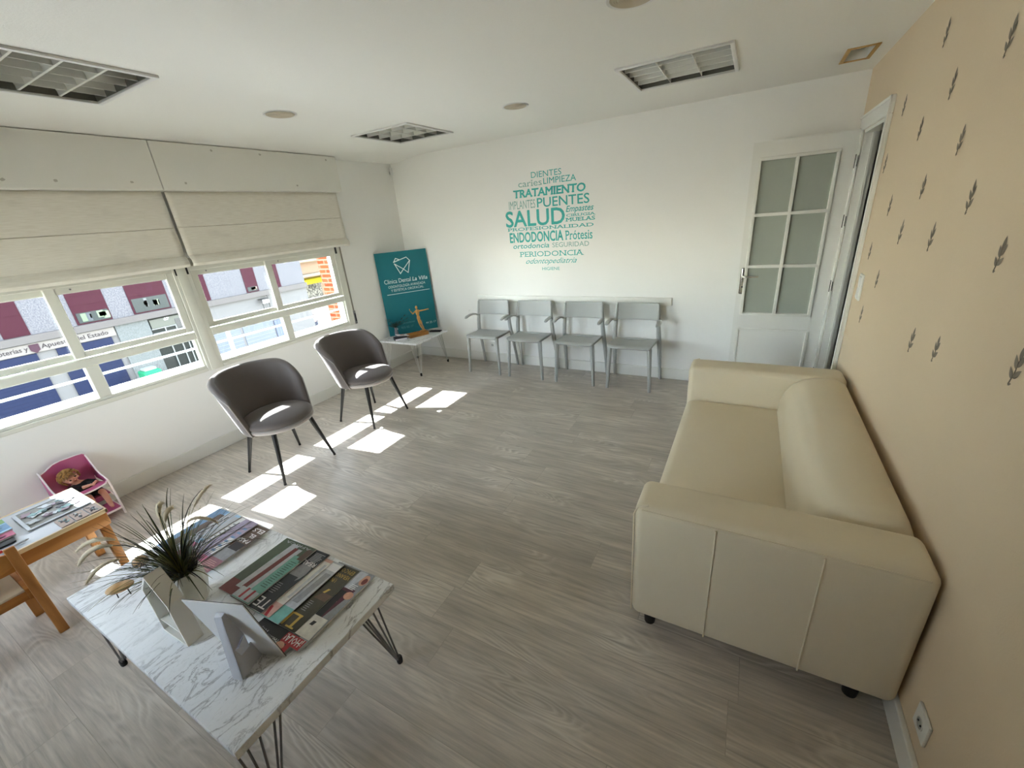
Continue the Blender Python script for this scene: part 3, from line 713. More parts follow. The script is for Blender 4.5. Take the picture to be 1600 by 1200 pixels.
# ================================================================== SOFA
SX0, SX1, SY0, SY1 = 3.625, 4.495, -2.968, -1.178
t = thing('two_seat_sofa', 'cream leather two-seat sofa along the beige wall', 'sofa', ((SX0 + SX1) / 2, (SY0 + SY1) / 2, 0))
cx, cy = (SX0 + SX1) / 2, (SY0 + SY1) / 2
hx, hy = (SX1 - SX0) / 2, (SY1 - SY0) / 2
AW = 0.205
def pad(b, a, c, m, r, bul=0.0, n=14):
    """rounded, slightly pillowed block"""
    a = Vector(a); c = Vector(c); ce = (a + c) / 2; d = (c - a) / 2
    def mp(p):
        q = Vector((p.x * d.x, p.y * d.y, p.z * d.z))
        inn = Vector((max(-d.x + r, min(d.x - r, q.x)), max(-d.y + r, min(d.y - r, q.y)), max(-d.z + r, min(d.z - r, q.z))))
        dv = q - inn
        if dv.length > 1e-9: q = inn + dv.normalized() * r
        if p.z > 0.999: q.z += bul * (1 - p.x ** 2) * (1 - p.y ** 2)
        return ce + q
    def sp(u, L):
        # denser spacing in the rounded ends
        e_ = r / L; k = 0.25
        if u < k: return -1 + e_ * u / k
        if u > 1 - k: return 1 - e_ * (1 - u) / k
        return -1 + e_ + (2 - 2 * e_) * (u - k) / (1 - 2 * k)
    vs = []
    for ax in range(3):
        o1, o2 = [(1, 2), (2, 0), (0, 1)][ax]
        for sg_ in (-1, 1):
            def fn(u, v):
                p = Vector((0, 0, 0)); p[ax] = sg_; p[o1] = sp(u, d[o1]) * (1 if sg_ > 0 else -1); p[o2] = sp(v, d[o2]); return mp(p)
            g = b.grid(fn, n, n, m); vs += [v for row in g for v in row]
    bmesh.ops.remove_doubles(b.bm, verts=vs, dist=1e-5)
for s_ in (-1, 1):
    b = MB()
    ya, yb = (-hy, -hy + AW) if s_ < 0 else (hy - AW, hy)
    pad(b, (-hx, ya, 0.085), (hx, yb, 0.645), M_sofa, 0.035, 0.006, n=26)
    yo = ya if s_ < 0 else yb; o_ = s_ * 0.0005
    arm = b.obj('armrest', t, smooth=60)
    b = MB(); zt = 0.622
    for xx in (3.908 - cx, 4.218 - cx): b.tube([(xx, yo + o_, 0.1), (xx, yo + o_, 0.35), (xx, yo + o_, zt)], 0.0035, M_sofa, seg=6)
    b.tube([(-hx + 0.03, yo + o_ * 4 - s_ * 0.003, 0.632), (0, yo + o_ * 2 - s_ * 0.002, 0.63), (hx - 0.03, yo + o_ * 4 - s_ * 0.003, 0.632)], 0.0032, M_sofa, seg=6)
    b.tube([(-hx - 0.0, yo - s_ * 0.012, 0.1), (-hx - 0.001, yo - s_ * 0.012, 0.6), (-hx + 0.012, yo - s_ * 0.016, 0.634), (-hx + 0.05, yo - s_ * 0.02, 0.646)], 0.0035, M_sofa, seg=6)
    b.obj('piping', arm)
yi0, yi1 = -hy + AW - 0.004, hy - AW + 0.004
b = MB(); b.span((-hx + 0.01, yi0, 0.085), (hx - 0.02, yi1, 0.25), M_sofa, bev=0.015); b.obj('base', t)
b = MB(); pad(b, (-hx + 0.004, yi0, 0.235), (4.22 - cx, yi1, 0.415), M_sofa, 0.045, 0.022, n=22); b.obj('seat_cushion', t, smooth=60)
b = MB()
pr = [(4.21, 0.24), (4.175, 0.33), (4.165, 0.42), (4.17, 0.49), (4.19, 0.555), (4.225, 0.61), (4.275, 0.645), (4.33, 0.66), (4.39, 0.664), (4.44, 0.655), (4.475, 0.635), (4.49, 0.60), (4.492, 0.5), (4.492, 0.3), (4.492, 0.09), (4.3, 0.09), (4.24, 0.15)]
def bk(u, v):
    n = len(pr); k = v * n; i = int(k) % n; f = k - int(k); a = pr[i]; c = pr[(i + 1) % n]
    q = abs(u - 0.5) * 2; end = 1 - max(0, (q - 0.93) / 0.07) ** 2 * 0.18
    x_ = a[0] * (1 - f) + c[0] * f; z_ = a[1] * (1 - f) + c[1] * f
    mx, mz = 4.36, 0.35
    return (mx + (x_ - mx) * end - cx, yi0 - 0.0 + (yi1 - yi0) * u, mz + (z_ - mz) * end)
g = b.grid(bk, 40, 51, M_sofa, cv=True)
for row in (g[0], g[-1]):
    b._tag([b.bm.faces.new(row)], M_sofa)
bmesh.ops.recalc_face_normals(b.bm, faces=b.bm.faces)
b.obj('backrest', t, smooth=60)
for xx, yy in ((-hx + 0.07, -hy + 0.07), (-hx + 0.07, hy - 0.07), (hx - 0.1, -hy + 0.07), (hx - 0.1, hy - 0.07)):
    b = MB(); b.lathe([(0.022, 0), (0.024, 0.03), (0.03, 0.09)], M_black, 16, Matrix.Translation((xx, yy, 0))); b.obj('leg', t)

# ================================================================== GREY STACKING ARMCHAIRS
def grey_chair():
    t = thing('stacking_armchair', 'grey plastic stacking armchair standing leftmost in the row under the wall rail', 'chair', (1.31, 0, 0), 0, 'row of grey armchairs')
    m = M_grey
    # seat: shallow saddle
    b = MB()
    def seat(u, v):
        y = -0.445 + 0.35 * v; hw = (0.212 - 0.012 * v) * (1 - 0.10 * max(0, (0.12 - v) / 0.12) ** 2)
        x = (u * 2 - 1) * hw; z = 0.458 - 0.016 * (1 - (u * 2 - 1) ** 2) * (0.35 + 0.65 * v) - 0.02 * max(0, (0.12 - v) / 0.12) ** 2 - 0.012 * v
        return (x, y, z)
    b.grid(seat, 17, 17, m); o = b.obj('seat', t, smooth=60); sd = o.modifiers.new('thick', 'SOLIDIFY'); sd.thickness = 0.012; sd.offset = -1; bv = o.modifiers.new('bev', 'BEVEL'); bv.width = 0.003; bv.segments = 2
    b = MB()
    def back(u, v):
        x = (u * 2 - 1) * 0.204; y = -0.10 + 0.03 * (v - 0.5) * 2 * 0.5 + 0.03 * (1 - (u * 2 - 1) ** 2)
        return (x, y - 0.004, 0.635 + 0.168 * v - 0.006 * (1 - (u * 2 - 1) ** 2) * v)
    b.grid(back, 17, 9, m); o = b.obj('backrest', t, smooth=60); sd = o.modifiers.new('thick', 'SOLIDIFY'); sd.thickness = 0.011; sd.offset = 0; bv = o.modifiers.new('bev', 'BEVEL'); bv.width = 0.003; bv.segments = 2
    for s_ in (-1, 1):
        # rear leg + post in one sweep
        b = MB(); b.tube([(s_ * 0.236, -0.034, 0), (s_ * 0.232, -0.052, 0.15), (s_ * 0.225, -0.09, 0.36), (s_ * 0.22, -0.115, 0.46), (s_ * 0.213, -0.118, 0.56), (s_ * 0.206, -0.108, 0.66), (s_ * 0.203, -0.094, 0.79)], [0.0145, 0.0165, 0.021, 0.023, 0.021, 0.017, 0.010], m, seg=10); b.obj('leg', t)
        b = MB(); b.tube([(s_ * 0.207, -0.425, 0), (s_ * 0.199, -0.417, 0.2), (s_ * 0.19, -0.405, 0.42), (s_ * 0.185, -0.398, 0.452)], [0.0145, 0.018, 0.0225, 0.019], m, seg=10); b.obj('leg', t)
        b = MB(); b.tube([(s_ * 0.188, -0.40, 0.432), (s_ * 0.195, -0.25, 0.432), (s_ * 0.212, -0.11, 0.45)], [0.012, 0.01, 0.013], m, seg=8); b.obj('seat_rail', t)
        b = MB(); pts = [(s_ * 0.21, -0.112, 0.615), (s_ * 0.222, -0.145, 0.640), (s_ * 0.234, -0.19, 0.652), (s_ * 0.242, -0.25, 0.652), (s_ * 0.242, -0.31, 0.646), (s_ * 0.24, -0.345, 0.634)]
        b.tube(pts, [0.015, 0.017, 0.020, 0.023, 0.023, 0.016], m, seg=12, sq=(1.0, 0.55)); b.obj('armrest', t)
    b = MB(); b.box((0, -0.10, 0.432), (0.42, 0.02, 0.02), m, bev=0.006); b.obj('crossbar', t)
    b = MB(); b.box((0, -0.40, 0.422), (0.37, 0.018, 0.02), m, bev=0.006); b.obj('crossbar', t)
    return t
gc = grey_chair()
dup(gc, (1.848, 0, 0), 0.0, 'grey plastic stacking armchair, second from the left in the row')
dup(gc, (2.425, 0, 0), 0.0, 'grey plastic stacking armchair, third from the left in the row')
dup(gc, (2.985, 0, 0), 0.0, 'grey plastic stacking armchair at the right end of the row, nearest the sofa')

# ================================================================== VELVET TUB CHAIRS
def tub_chair():
    t = thing('tub_chair', 'dark grey velvet tub chair nearer the coffee table, in front of the window', 'chair', (0.87, -2.655, 0), 0, 'velvet tub chairs by the window')
    # seat cushion
    b = MB(); pf = [(0.0, 0.478), (0.09, 0.477), (0.16, 0.472), (0.21, 0.462), (0.238, 0.446), (0.246, 0.43), (0.243, 0.418), (0.235, 0.412), (0.0, 0.412)]
    b.lathe(list(reversed(pf)), M_velvet, 48, cap=False); b.obj('seat', t, smooth=60)
    b = MB(); pf = [(0.0, 0.368), (0.19, 0.368), (0.23, 0.376), (0.247, 0.39), (0.248, 0.405), (0.24, 0.414), (0.0, 0.414)]
    b.lathe(pf, M_velvet2, 48, cap=False); b.obj('seat_shell', t, smooth=60)
    # wrap back
    AM = math.radians(102)
    def prm(u):
        ph = -AM + 2 * AM * u; q = abs(ph) / AM
        top = 0.795 - 0.02 * q ** 2 - 0.13 * max(0, (q - 0.5) / 0.5) ** 2.2
        return ph, q, top
    def shell(u, v, off):
        ph, q, top = prm(u)
        h = v
        z = 0.375 + (top - 0.375) * h
        hz = max(0.0, (z - 0.375) / 0.42)
        rr_ = 0.252 + 0.055 * hz ** 0.8 + off
        # centre shifts back with height; ends lean back
        shx = -0.075 * hz - 0.03 * hz * hz
        fl = -0.05 * hz * max(0, q - 0.55) / 0.45
        x = -math.cos(ph) * rr_ + shx + fl
        y = math.sin(ph) * rr_ * (1.0 + 0.04 * hz)
        return Vector((x, y, z))
    b = MB(); nu, nv, th = 61, 15, 0.046
    # closed cross-section: outer side up, round top, inner side down
    def sec(u, w):
        # w 0..1 around: outer (0-.42), top (.42-.58), inner (.58-1)
        ph, q, top = prm(u)
        tk = th * (1 - 0.35 * max(0, (q - 0.9) / 0.1) ** 2)
        if w < 0.42: return shell(u, (w / 0.42) * 0.94, 0)
        if w > 0.58: return shell(u, (1 - (w - 0.58) / 0.42) * 0.94, -tk)
        a = (w - 0.42) / 0.16 * PI
        p0 = shell(u, 0.94, 0); p1 = shell(u, 0.94, -tk); c_ = (p0 + p1) / 2; d_ = (p0 - p1) / 2
        return c_ + d_ * math.cos(a) + Vector((0, 0, 1)) * math.sin(a) * 0.026
    g = b.grid(sec, nu, 40, M_velvet)
    for row in (g[0], g[-1]): b._tag([b.bm.faces.new(row)], M_velvet)
    for i in range(nu - 1): b._tag([b.bm.faces.new((g[i][0], g[i][-1], g[i + 1][-1], g[i + 1][0]))], M_velvet)
    bmesh.ops.recalc_face_normals(b.bm, faces=b.bm.faces)
    bk_ = b.obj('backrest', t, smooth=70)
    # piping along the outer rim
    b = MB(); pts = []
    for k in range(12): pts.append(sec(0.0, 0.42 * k / 11) + Vector((0.002, -0.002, 0)))
    for k in range(1, nu): pts.append(sec(k / (nu - 1), 0.42) + Vector((0, 0, 0.0)))
    for k in range(11, -1, -1): pts.append(sec(1.0, 0.42 * k / 11) + Vector((0.002, 0.002, 0)))
    b.tube(pts, 0.004, M_velvet2, seg=6); b.obj('piping', bk_)
    for sx, sy in ((1, 1), (1, -1), (-1, 1), (-1, -1)):
        b = MB(); b.tube([(sx * 0.15, sy * 0.15, 0.375), (sx * 0.165, sy * 0.163, 0.30), (sx * 0.223, sy * 0.222, 0.012)], [0.017, 0.017, 0.0085], M_black, seg=12)
        b.tube([(sx * 0.223, sy * 0.222, 0.012), (sx * 0.224, sy * 0.223, 0.0)], 0.01, M_black, seg=12); b.obj('leg', t)
    return t
tc_ = tub_chair()
dup(tc_, (0.85, -1.745, 0), 0.0, 'dark grey velvet tub chair nearer the corner poster, in front of the window')

# ================================================================== HAIRPIN TABLES
def hairpin(t, x, y, sx, sy, h, r, m, spread, rods=3):
    b = MB(); foot = Vector((x, y, 0.0)); top = h
    if rods == 3:
        ends = [(x - sx * spread * 0.0, y - sy * spread), (x - sx * spread, y), (x - sx * spread * 0.9, y - sy * spread * 0.9)]
    for i, (ex, ey) in enumerate(ends):
        q = Vector((x, y, 0.018)) + Vector(((ex - x) * 0.06, (ey - y) * 0.06, 0))
        for k in (0, 1):
            off = Vector(((ex - x), (ey - y), 0)).normalized().cross(Vector((0, 0, 1))) * (0.009 if k else -0.009)
            if i == 2 and k: continue
            b.tube([Vector((ex, ey, top)) + off * 2.0, q + off * 0.35], r, m, seg=7)
    b.span((min(x, x - sx * (spread + 0.02)), min(y, y - sy * (spread + 0.02)), top - 0.004), (max(x, x - sx * (spread + 0.02)), max(y, y - sy * (spread + 0.02)), top), m)
    lg = b.obj('hairpin_leg', t)
    b = MB(); b.lathe([(0.011, 0.0), (0.0125, 0.006), (0.0125, 0.03), (0.009, 0.036)], M_black, 12, Matrix.Translation((x, y, 0))); b.obj('foot_cap', lg)
def table(name, lab, x0, x1, y0, y1, zt, th, mm, rod, rm, ins, spread):
    cx, cy = (x0 + x1) / 2, (y0 + y1) / 2
    t = thing(name, lab, 'table', (cx, cy, 0))
    b = MB(); b.span((x0 - cx, y0 - cy, zt - th), (x1 - cx, y1 - cy, zt), mm, bev=0.004); b.obj('tabletop', t)
    for sx in (-1, 1):
        for sy in (-1, 1): hairpin(t, sx * ((x1 - x0) / 2 - ins), sy * ((y1 - y0) / 2 - ins), sx, sy, zt - th, rod, rm, spread)
    return t
ZC = 0.42
table('coffee_table', 'marble-topped coffee table on black hairpin legs holding magazines', 1.648, 2.84, -4.098, -3.488, ZC, 0.032, M_marble, 0.0038, mat('dark_steel', '7A7876', rough=0.35, metal=0.6), 0.035, 0.1)
ZB = 0.415
table('side_table', 'small marble-topped side table with white hairpin legs in the corner', 0.035, 0.625, -0.76, -0.15, ZB, 0.022, M_marble2, 0.0032, mat('pale_steel_rod', 'C9C9C6', rough=.3, metal=.4), 0.035, 0.075)

# ================================================================== POSTER BOARD
D_ = Vector((0.5455, 0.8381, 0)); Nn = Vector((0.8381, -0.5455, 0))
P0 = Vector((0.035, -0.53, ZB)) - D_ * 0.032 + Nn * 0.004
t = thing('sign_board', 'tall teal clinic board leaning across the corner on the side table', 'sign', P0)
lean = -0.03
UP = (Vector((0, 0, 1)) - Nn * 0.035).normalized()
NP = D_.cross(UP)  # facing the room
if NP.dot(Nn) < 0: NP = -NP
PM = Matrix(((D_.x, UP.x, NP.x, 0), (D_.y, UP.y, NP.y, 0), (D_.z, UP.z, NP.z, 0), (0, 0, 0, 1)))
PM = Matrix.Translation(Vector((0.0, 0.0, 0.0)) + Nn * 0.03) @ PM
b = MB()
b.prism([(0, 0), (0.632, 0), (0.632, 1.0), (0, 1.0)], 0.01, M_teal, PM @ Matrix.Translation((0, 0, -0.01)))
b.obj('board', t, smooth=0)
S = 0.012 + 0.0  # board-plane offset of the measured marks
def PT(u, v, d=0.001): return PM @ Vector((u + S + 0.02, v, d))
def stroke(b, pts, w, m, d=0.001):
    for a, c in zip(pts[:-1], pts[1:]):
        a = Vector(a); c = Vector(c); dr = (c - a).normalized(); n = Vector((-dr.y, dr.x)) * w / 2; a2 = a - dr * w / 2; c2 = c + dr * w / 2
        b.poly([PT(*(a2 + n), d), PT(*(a2 - n), d), PT(*(c2 - n), d), PT(*(c2 + n), d)], m)
b = MB()
stroke(b, [(0.18, 0.88), (0.211, 0.923), (0.253, 0.903), (0.18, 0.88)], 0.009, M_wtext, 0.001)
stroke(b, [(0.18, 0.88), (0.342, 0.924), (0.378, 0.882), (0.336, 0.741), (0.285, 0.789), (0.186, 0.861)], 0.009, M_wtext, 0.0014)
stroke(b, [(0.186, 0.861), (0.239, 0.74), (0.285, 0.789), (0.378, 0.882)], 0.009, M_wtext, 0.0018)
b.obj('tooth_logo', t, smooth=0)
def ptext(txt, u0, u1, v, h, bold=0, shear=0, m=M_wtext):
    b = MB(); b.text(txt, PM @ Matrix.Translation((u0 + S + 0.02, v, 0)), m, w=u1 - u0, h=h, bold=bold, shear=shear, depth=0.001); return b
ptext('Cl\u00ednica Dental', 0.024, 0.352, 0.637, 0.05, 0.004).obj('printed_line', t, smooth=0)
ptext('La Vi\u00f1a', 0.372, 0.565, 0.637, 0.045, 0.02, 0.2).obj('printed_line', t, smooth=0)
ptext('ODONTOLOG\u00cdA AVANZADA', 0.062, 0.528, 0.582, 0.038, -0.01).obj('printed_line', t, smooth=0)
ptext('Y EST\u00c9TICA OROFACIAL', 0.087, 0.5, 0.538, 0.036, -0.01).obj('printed_line', t, smooth=0)
b = MB(); stroke(b, [(0.034, 0.507), (0.568, 0.507)], 0.006, M_wtext); b.obj('printed_rule', t, smooth=0)
M_faint = mat('pale_teal_print', '6FA9AE', rough=0.5)
ptext('clinicadental', 0.15, 0.31, 0.128, 0.022, 0, m=M_faint).obj('printed_line', t, smooth=0)
ptext('44 25 17', 0.45, 0.585, 0.075, 0.026, 0, m=M_wtext).obj('printed_line', t, smooth=0)
ptext('955 02 17', 0.124, 0.281, 0.07, 0.026, 0, m=M_faint).obj('printed_line', t, smooth=0)
b = MB(); b.poly([PT(0.066 + 0.016 * math.cos(a), 0.08 + 0.016 * math.sin(a)) for a in [2 * PI * k / 16 for k in range(16)]], M_wtext); b.obj('printed_dot', t, smooth=0)

# ------------------------------------------------ things on the side table
M_bamboo = wood_mat('bamboo_wood', 'B8813F', '8E5C28', 3, 'X')
t = thing('wooden_tray', 'low bamboo box on the corner side table', 'box', (0.39, -0.45, ZB), math.radians(66))
b = MB(); b.span((-0.125, -0.055, 0), (0.125, 0.055, 0.008), M_bamboo)
for s_ in (-1, 1): b.span((-0.125, s_ * 0.05 - 0.005, 0.008), (0.125, s_ * 0.05 + 0.005, 0.042), M_bamboo, bev=0.002); b.span((s_ * 0.12 - 0.005, -0.045, 0.008), (s_ * 0.12 + 0.005, 0.045, 0.042), M_bamboo, bev=0.002)
b.obj('box_body', t)
b = MB(); b.span((0.0, -0.045, 0.03), (0.115, 0.045, 0.036), M_bamboo, bev=0.002)
for k in range(3): b.tube([(0.02 + k * 0.03, -0.02, 0.036), (0.02 + k * 0.03, -0.02, 0.05)], 0.008, M_pine, seg=10)
b.obj('box_lid', t)
b = MB(); M_lfw = mat('leaflet_white', 'E9E9EF', rough=0.4)
R_ = Matrix.Translation((0.29, -0.615, ZB + 0.045)) @ Matrix.Rotation(math.radians(62), 4, 'Z') @ Matrix.Rotation(math.radians(10), 4, 'Y')
b.prism([(-0.07, -0.05), (0.07, -0.05), (0.07, 0.05), (-0.07, 0.05)], 0.003, M_lfw, R_)
b.prism([(0.028 * math.cos(a) + 0.0, 0.03 * math.sin(a)) for a in [2 * PI * k / 14 for k in range(14)]], 0.0006, mat('leaflet_orange', 'B5562F', rough=0.5), R_ @ Matrix.Translation((0, 0, 0.003)))
b.prism([(0.014 * math.cos(a) + 0.0, 0.016 * math.sin(a)) for a in [2 * PI * k / 14 for k in range(14)]], 0.0006, mat('leaflet_skin', 'E0B79A', rough=0.5), R_ @ Matrix.Translation((0, 0, 0.0036)))
tag(b.obj('leaflet'), 'white leaflet with an orange picture leaning on the bamboo box', 'leaflet')
b = MB(); R2 = Matrix.Translation((0.275, -0.64, ZB)) @ Matrix.Rotation(math.radians(55), 4, 'Z')
b.prism([(-0.075, -0.05), (0.075, -0.05), (0.075, 0.05), (-0.075, 0.05)], 0.03, mat('leaflet_stack', '2B2530', rough=0.5), R2)
b.prism([(-0.07, -0.053), (0.07, -0.053), (0.07, -0.0501), (-0.07, -0.0501)], 0.02, M_lfw, R2)
tag(b.obj('leaflet_pile'), 'small dark pile of leaflets under the white leaflet', 'leaflets')
b = MB(); b.box((0, 0, 0.007), (0.15, 0.06, 0.014), M_black, bev=0.004); o = b.obj('remote_control'); o.location = (0.50, -0.235, ZB); o.rotation_euler = (0, 0, 0.25); tag(o, 'black handset lying at the back edge of the corner side table', 'remote control')
# jointed artist figure
t = thing('artist_mannequin', 'jointed wooden artist mannequin with arms stretched out on the bamboo box', 'mannequin', (0.418, -0.378, ZB + 0.036))
M_mq = mat('mannequin_wood', 'C7934F', rough=0.5)
b = MB(); b.lathe([(0.032, 0), (0.034, 0.004), (0.034, 0.012), (0.03, 0.015)], M_mq, 24); b.tube([(0.01, 0.0, 0.015), (0.0, 0.012, 0.15)], 0.0025, M_steel, seg=6); b.obj('stand', t)
md = MB()
def cap(b, a, c, r0, r1, m):
    a = Vector(a); c = Vector(c); n = 7; pts = []; rs = []
    for i in range(n):
        k = i / (n - 1); pts.append(a.lerp(c, k)); rs.append((r0 * (1 - k) + r1 * k) * (0.55 + 0.45 * math.sin(PI * min(max(k, 0.08), 0.92)) ** 0.5))
    b.tube(pts, rs, m, seg=10)
md.ball((-0.045, 0, 0.30), (0.014, 0.015, 0.021), M_mq); cap(md, (-0.042, 0, 0.28), (-0.04, 0, 0.265), 0.006, 0.006, M_mq)
cap(md, (-0.04, 0, 0.27), (-0.04, 0, 0.20), 0.03, 0.018, M_mq); cap(md, (-0.04, 0, 0.20), (-0.036, 0, 0.15), 0.018, 0.024, M_mq)
cap(md, (-0.015, 0, 0.258), (0.06, 0, 0.27), 0.01, 0.008, M_mq); cap(md, (0.062, 0, 0.27), (0.125, 0, 0.285), 0.008, 0.006, M_mq); md.ball((0.137, 0, 0.287), (0.012, 0.005, 0.007), M_mq)
cap(md, (-0.065, 0, 0.255), (-0.12, 0, 0.215), 0.01, 0.008, M_mq); cap(md, (-0.12, 0, 0.217), (-0.155, 0, 0.255), 0.008, 0.006, M_mq); md.ball((-0.16, 0, 0.268), (0.006, 0.005, 0.012), M_mq)
cap(md, (-0.046, 0, 0.15), (-0.022, -0.01, 0.085), 0.013, 0.01, M_mq); cap(md, (-0.022, -0.01, 0.085), (0.012, 0, 0.02), 0.01, 0.007, M_mq)
cap(md, (-0.024, 0, 0.15), (-0.008, 0.012, 0.085), 0.013, 0.01, M_mq); cap(md, (-0.008, 0.012, 0.085), (0.018, 0.012, 0.02), 0.01, 0.007, M_mq)
md.ball((0.022, -0.004, 0.0205), (0.018, 0.008, 0.005), M_mq); md.ball((0.028, 0.014, 0.0205), (0.018, 0.008, 0.005), M_mq)
md.obj('figure', t)
# small vase with dark artificial leaves
t = thing('vase_plant', 'narrow grey glass vase of dark green leaves on the corner side table', 'plant', (0.155, -0.565, ZB))
b = MB(); b.lathe([(0.022, 0), (0.026, 0.01), (0.022, 0.06), (0.016, 0.10), (0.02, 0.12), (0.018, 0.12), (0.014, 0.1), (0.0, 0.02)], mat('smoky_glass', '8C8F98', rough=0.15), 20, cap=True); b.obj('vase', t)
M_leafd = mat('dark_leaf', '1F3A32', rough=0.6)
b = MB(); random.seed(3)
def blade(b, base, d, L, w, droop, m, n=7, up=1.0, th=0.25):
    """tapered solid leaf blade"""
    d = Vector(d).normalized(); side = d.cross(Vector((0, 0, 1)));
    if side.length < 1e-3: side = Vector((1, 0, 0))
    side.normalize(); pts = []; p = Vector(base); el = up
    for i in range(n + 1):
        k = i / n; pts.append((p.copy(), w * (1 - k) ** 0.6 * (0.5 + 0.5 * min(1, k * 5))))
        st = Vector((d.x * math.cos(el), d.y * math.cos(el), math.sin(el))).normalized()
        p = p + st * L / n; el -= droop / n
    rings = []
    for i, (q, ww) in enumerate(pts):
        t_ = (pts[min(i + 1, n)][0] - pts[max(i - 1, 0)][0]).normalized(); nm = side.cross(t_).normalized(); ww = max(ww, 0.0004)
        rings.append([b.bm.verts.new(q + side * ww), b.bm.verts.new(q + nm * ww * th), b.bm.verts.new(q - side * ww), b.bm.verts.new(q - nm * ww * th * 1.3)])
    fs = []
    for i in range(n):
        for k in range(4): fs.append(b.bm.faces.new((rings[i][k], rings[i][(k + 1) % 4], rings[i + 1][(k + 1) % 4], rings[i + 1][k])))
    b._tag(fs, m)
    return [q for q, _ in pts]
for k in range(16):
    a = 2 * PI * k / 16 + random.uniform(-.2, .2); r_ = random.uniform(0.10, 0.19)
    if math.cos(a) * -0.838 + math.sin(a) * 0.5455 > 0.1: r_ = 0.06
    pts = blade(b, (0, 0, 0.1), (math.cos(a), math.sin(a), 0), r_, 0.002, 0.5, M_leafd, up=random.uniform(0.7, 1.4))
    for q in (0.5, 0.75, 1.0):
        for s_ in (-1, 1):
            pp_ = pts[int(q * 7)]; blade(b, pp_, (math.cos(a + s_ * 0.7), math.sin(a + s_ * 0.7), 0), 0.05, 0.008, 0.6, M_leafd, n=4, up=0.6)
b.obj('leaves', t)

# ================================================================== COFFEE TABLE CONTENTS
# --- magazines: fanned piles, every left edge rests on the table, tilt th
TH = math.radians(3.6)
pal = {k: mat('print_' + k, v, rough=0.28, spec=0.5, noise=(0.0 if k in ('white', 'red', 'gold') else 0.3), nscale=55) for k, v in dict(white='E6E6E6', pagew='D9D6CF', teal='6FA79C', dteal='3F6B62', dgreen='43543F', maroon='6E2420', red='A31F2B', navy='1C2730', black='15161A', olive='38362A', gold='C2A24A', salmon='C79F94', grey='8D8F92', lgrey='B8BBC0', plum='4F1F30', skin='C8967D', yellow='CDAF3B', mauve='8E5F6B', blue='6F97BE', lilac='A79BB3', orange='B5683F', green='79A05E', pink='C66F8E', sky='9CC4DD', brown='5A4538').items()}
def magazine(xl, y0, y1, w, th, lab, cover, bands, texts, group, rz=0.0, spine='white'):
    h = y1 - y0
    t = bpy.data.objects.new('magazine', None)
    b = MB(); b.span((0, 0, 0), (w, h, th), pal['pagew']); b.span((-0.0008, 0, 0), (0.0006, h, th + 0.0002), pal[spine])
    b.poly([(0, 0, th + 0.0002), (w, 0, th + 0.0002), (w, h, th + 0.0002), (0, h, th + 0.0002)], pal[cover])
    z = th + 0.0004
    for i, bd in enumerate(bands):
        u0, v0, u1, v1, c = bd[:5]; zz_ = z + 0.00004 * i
        if len(bd) > 5:   # slanted or blob
            if bd[5] == 'blob':
                n = 12; cu, cv, ru, rv = (u0 + u1) / 2 * w, (v0 + v1) / 2 * h, (u1 - u0) / 2 * w, (v1 - v0) / 2 * h
                b.poly([(cu + ru * math.cos(2 * PI * k / n), cv + rv * math.sin(2 * PI * k / n), zz_) for k in range(n)], pal[c])
            else:
                s_ = bd[5] * w; b.poly([(u0 * w, v0 * h, zz_), (u1 * w, v0 * h, zz_), (min(w, u1 * w + s_), v1 * h, zz_), (min(w, u0 * w + s_), v1 * h, zz_)], pal[c])
        else: b.poly([(u0 * w, v0 * h, zz_), (u1 * w, v0 * h, zz_), (u1 * w, v1 * h, zz_), (u0 * w, v1 * h, zz_)], pal[c])
    for (s_, u0, u1, v, hh, c, bo) in texts:  # text is upside down as seen (magazine head towards -y)
        M_ = Matrix.Translation((u1 * w, (v + 0) * h + hh, z + 0.0008)) @ Matrix.Rotation(PI, 4, 'Z')
        b.text(s_, M_, pal[c], w=(u1 - u0) * w, h=hh, bold=bo, depth=0.0, res=1)
    o = b.obj('magazine', smooth=0)
    bpy.data.objects.remove(t)
    o.location = (xl, y0, ZC + 0.0008); o.rotation_euler = (0, -TH, rz)
    tag(o, lab, 'magazine', group); return o
gR = 'fan of magazines at the right end of the coffee table'
gL = 'fan of magazines at the far left end of the coffee table'
w_ = 0.208
def rows(n, u0, u1, v0, v1, c, fr=0.5):
    return [(u0, v0 + (v1 - v0) * k / n, u1 - random.uniform(0, 0.25) * (u1 - u0), v0 + (v1 - v0) * (k + fr) / n, c) for k in range(n)]
tn = math.tan(TH)
XR = [2.205, 2.288, 2.330, 2.388, 2.474, 2.552]
thk = [(XR[i + 1] - XR[i]) * tn - 0.0012 for i in range(5)] + [0.004]
magazine(XR[0], -3.80, -3.50, w_, 0.005, 'green-grey magazine with a red stripe and a painted white gloss streak, fully visible atop the right-hand fan', 'teal',
         [(0, 0.72, 1, 1, 'dgreen'), (0, 0, .45, .2, 'maroon'), (0, .2, .3, .72, 'dgreen'), (0.28, .12, .5, .95, 'lgrey', .05), (0.42, .15, .55, .9, 'maroon', .08), (0.56, 0.1, .68, .9, 'lgrey', .06), (.7, .3, .95, .8, 'teal'), (.72, .1, 1, .72, 'teal'), (.84, .75, 1, .95, 'brown')] + rows(14, .78, .97, .25, .72, 'dteal', .35) + [(.45, 0.01, .98, .16, 'lgrey'), (.62, .02, .68, .17, 'red'), (.8, .02, .86, .17, 'red')],  # pale slanted bands put a gloss streak into the cover colours
         [('AFRICA', .1, .9, .93, .012, 'lgrey', 0)], gR)
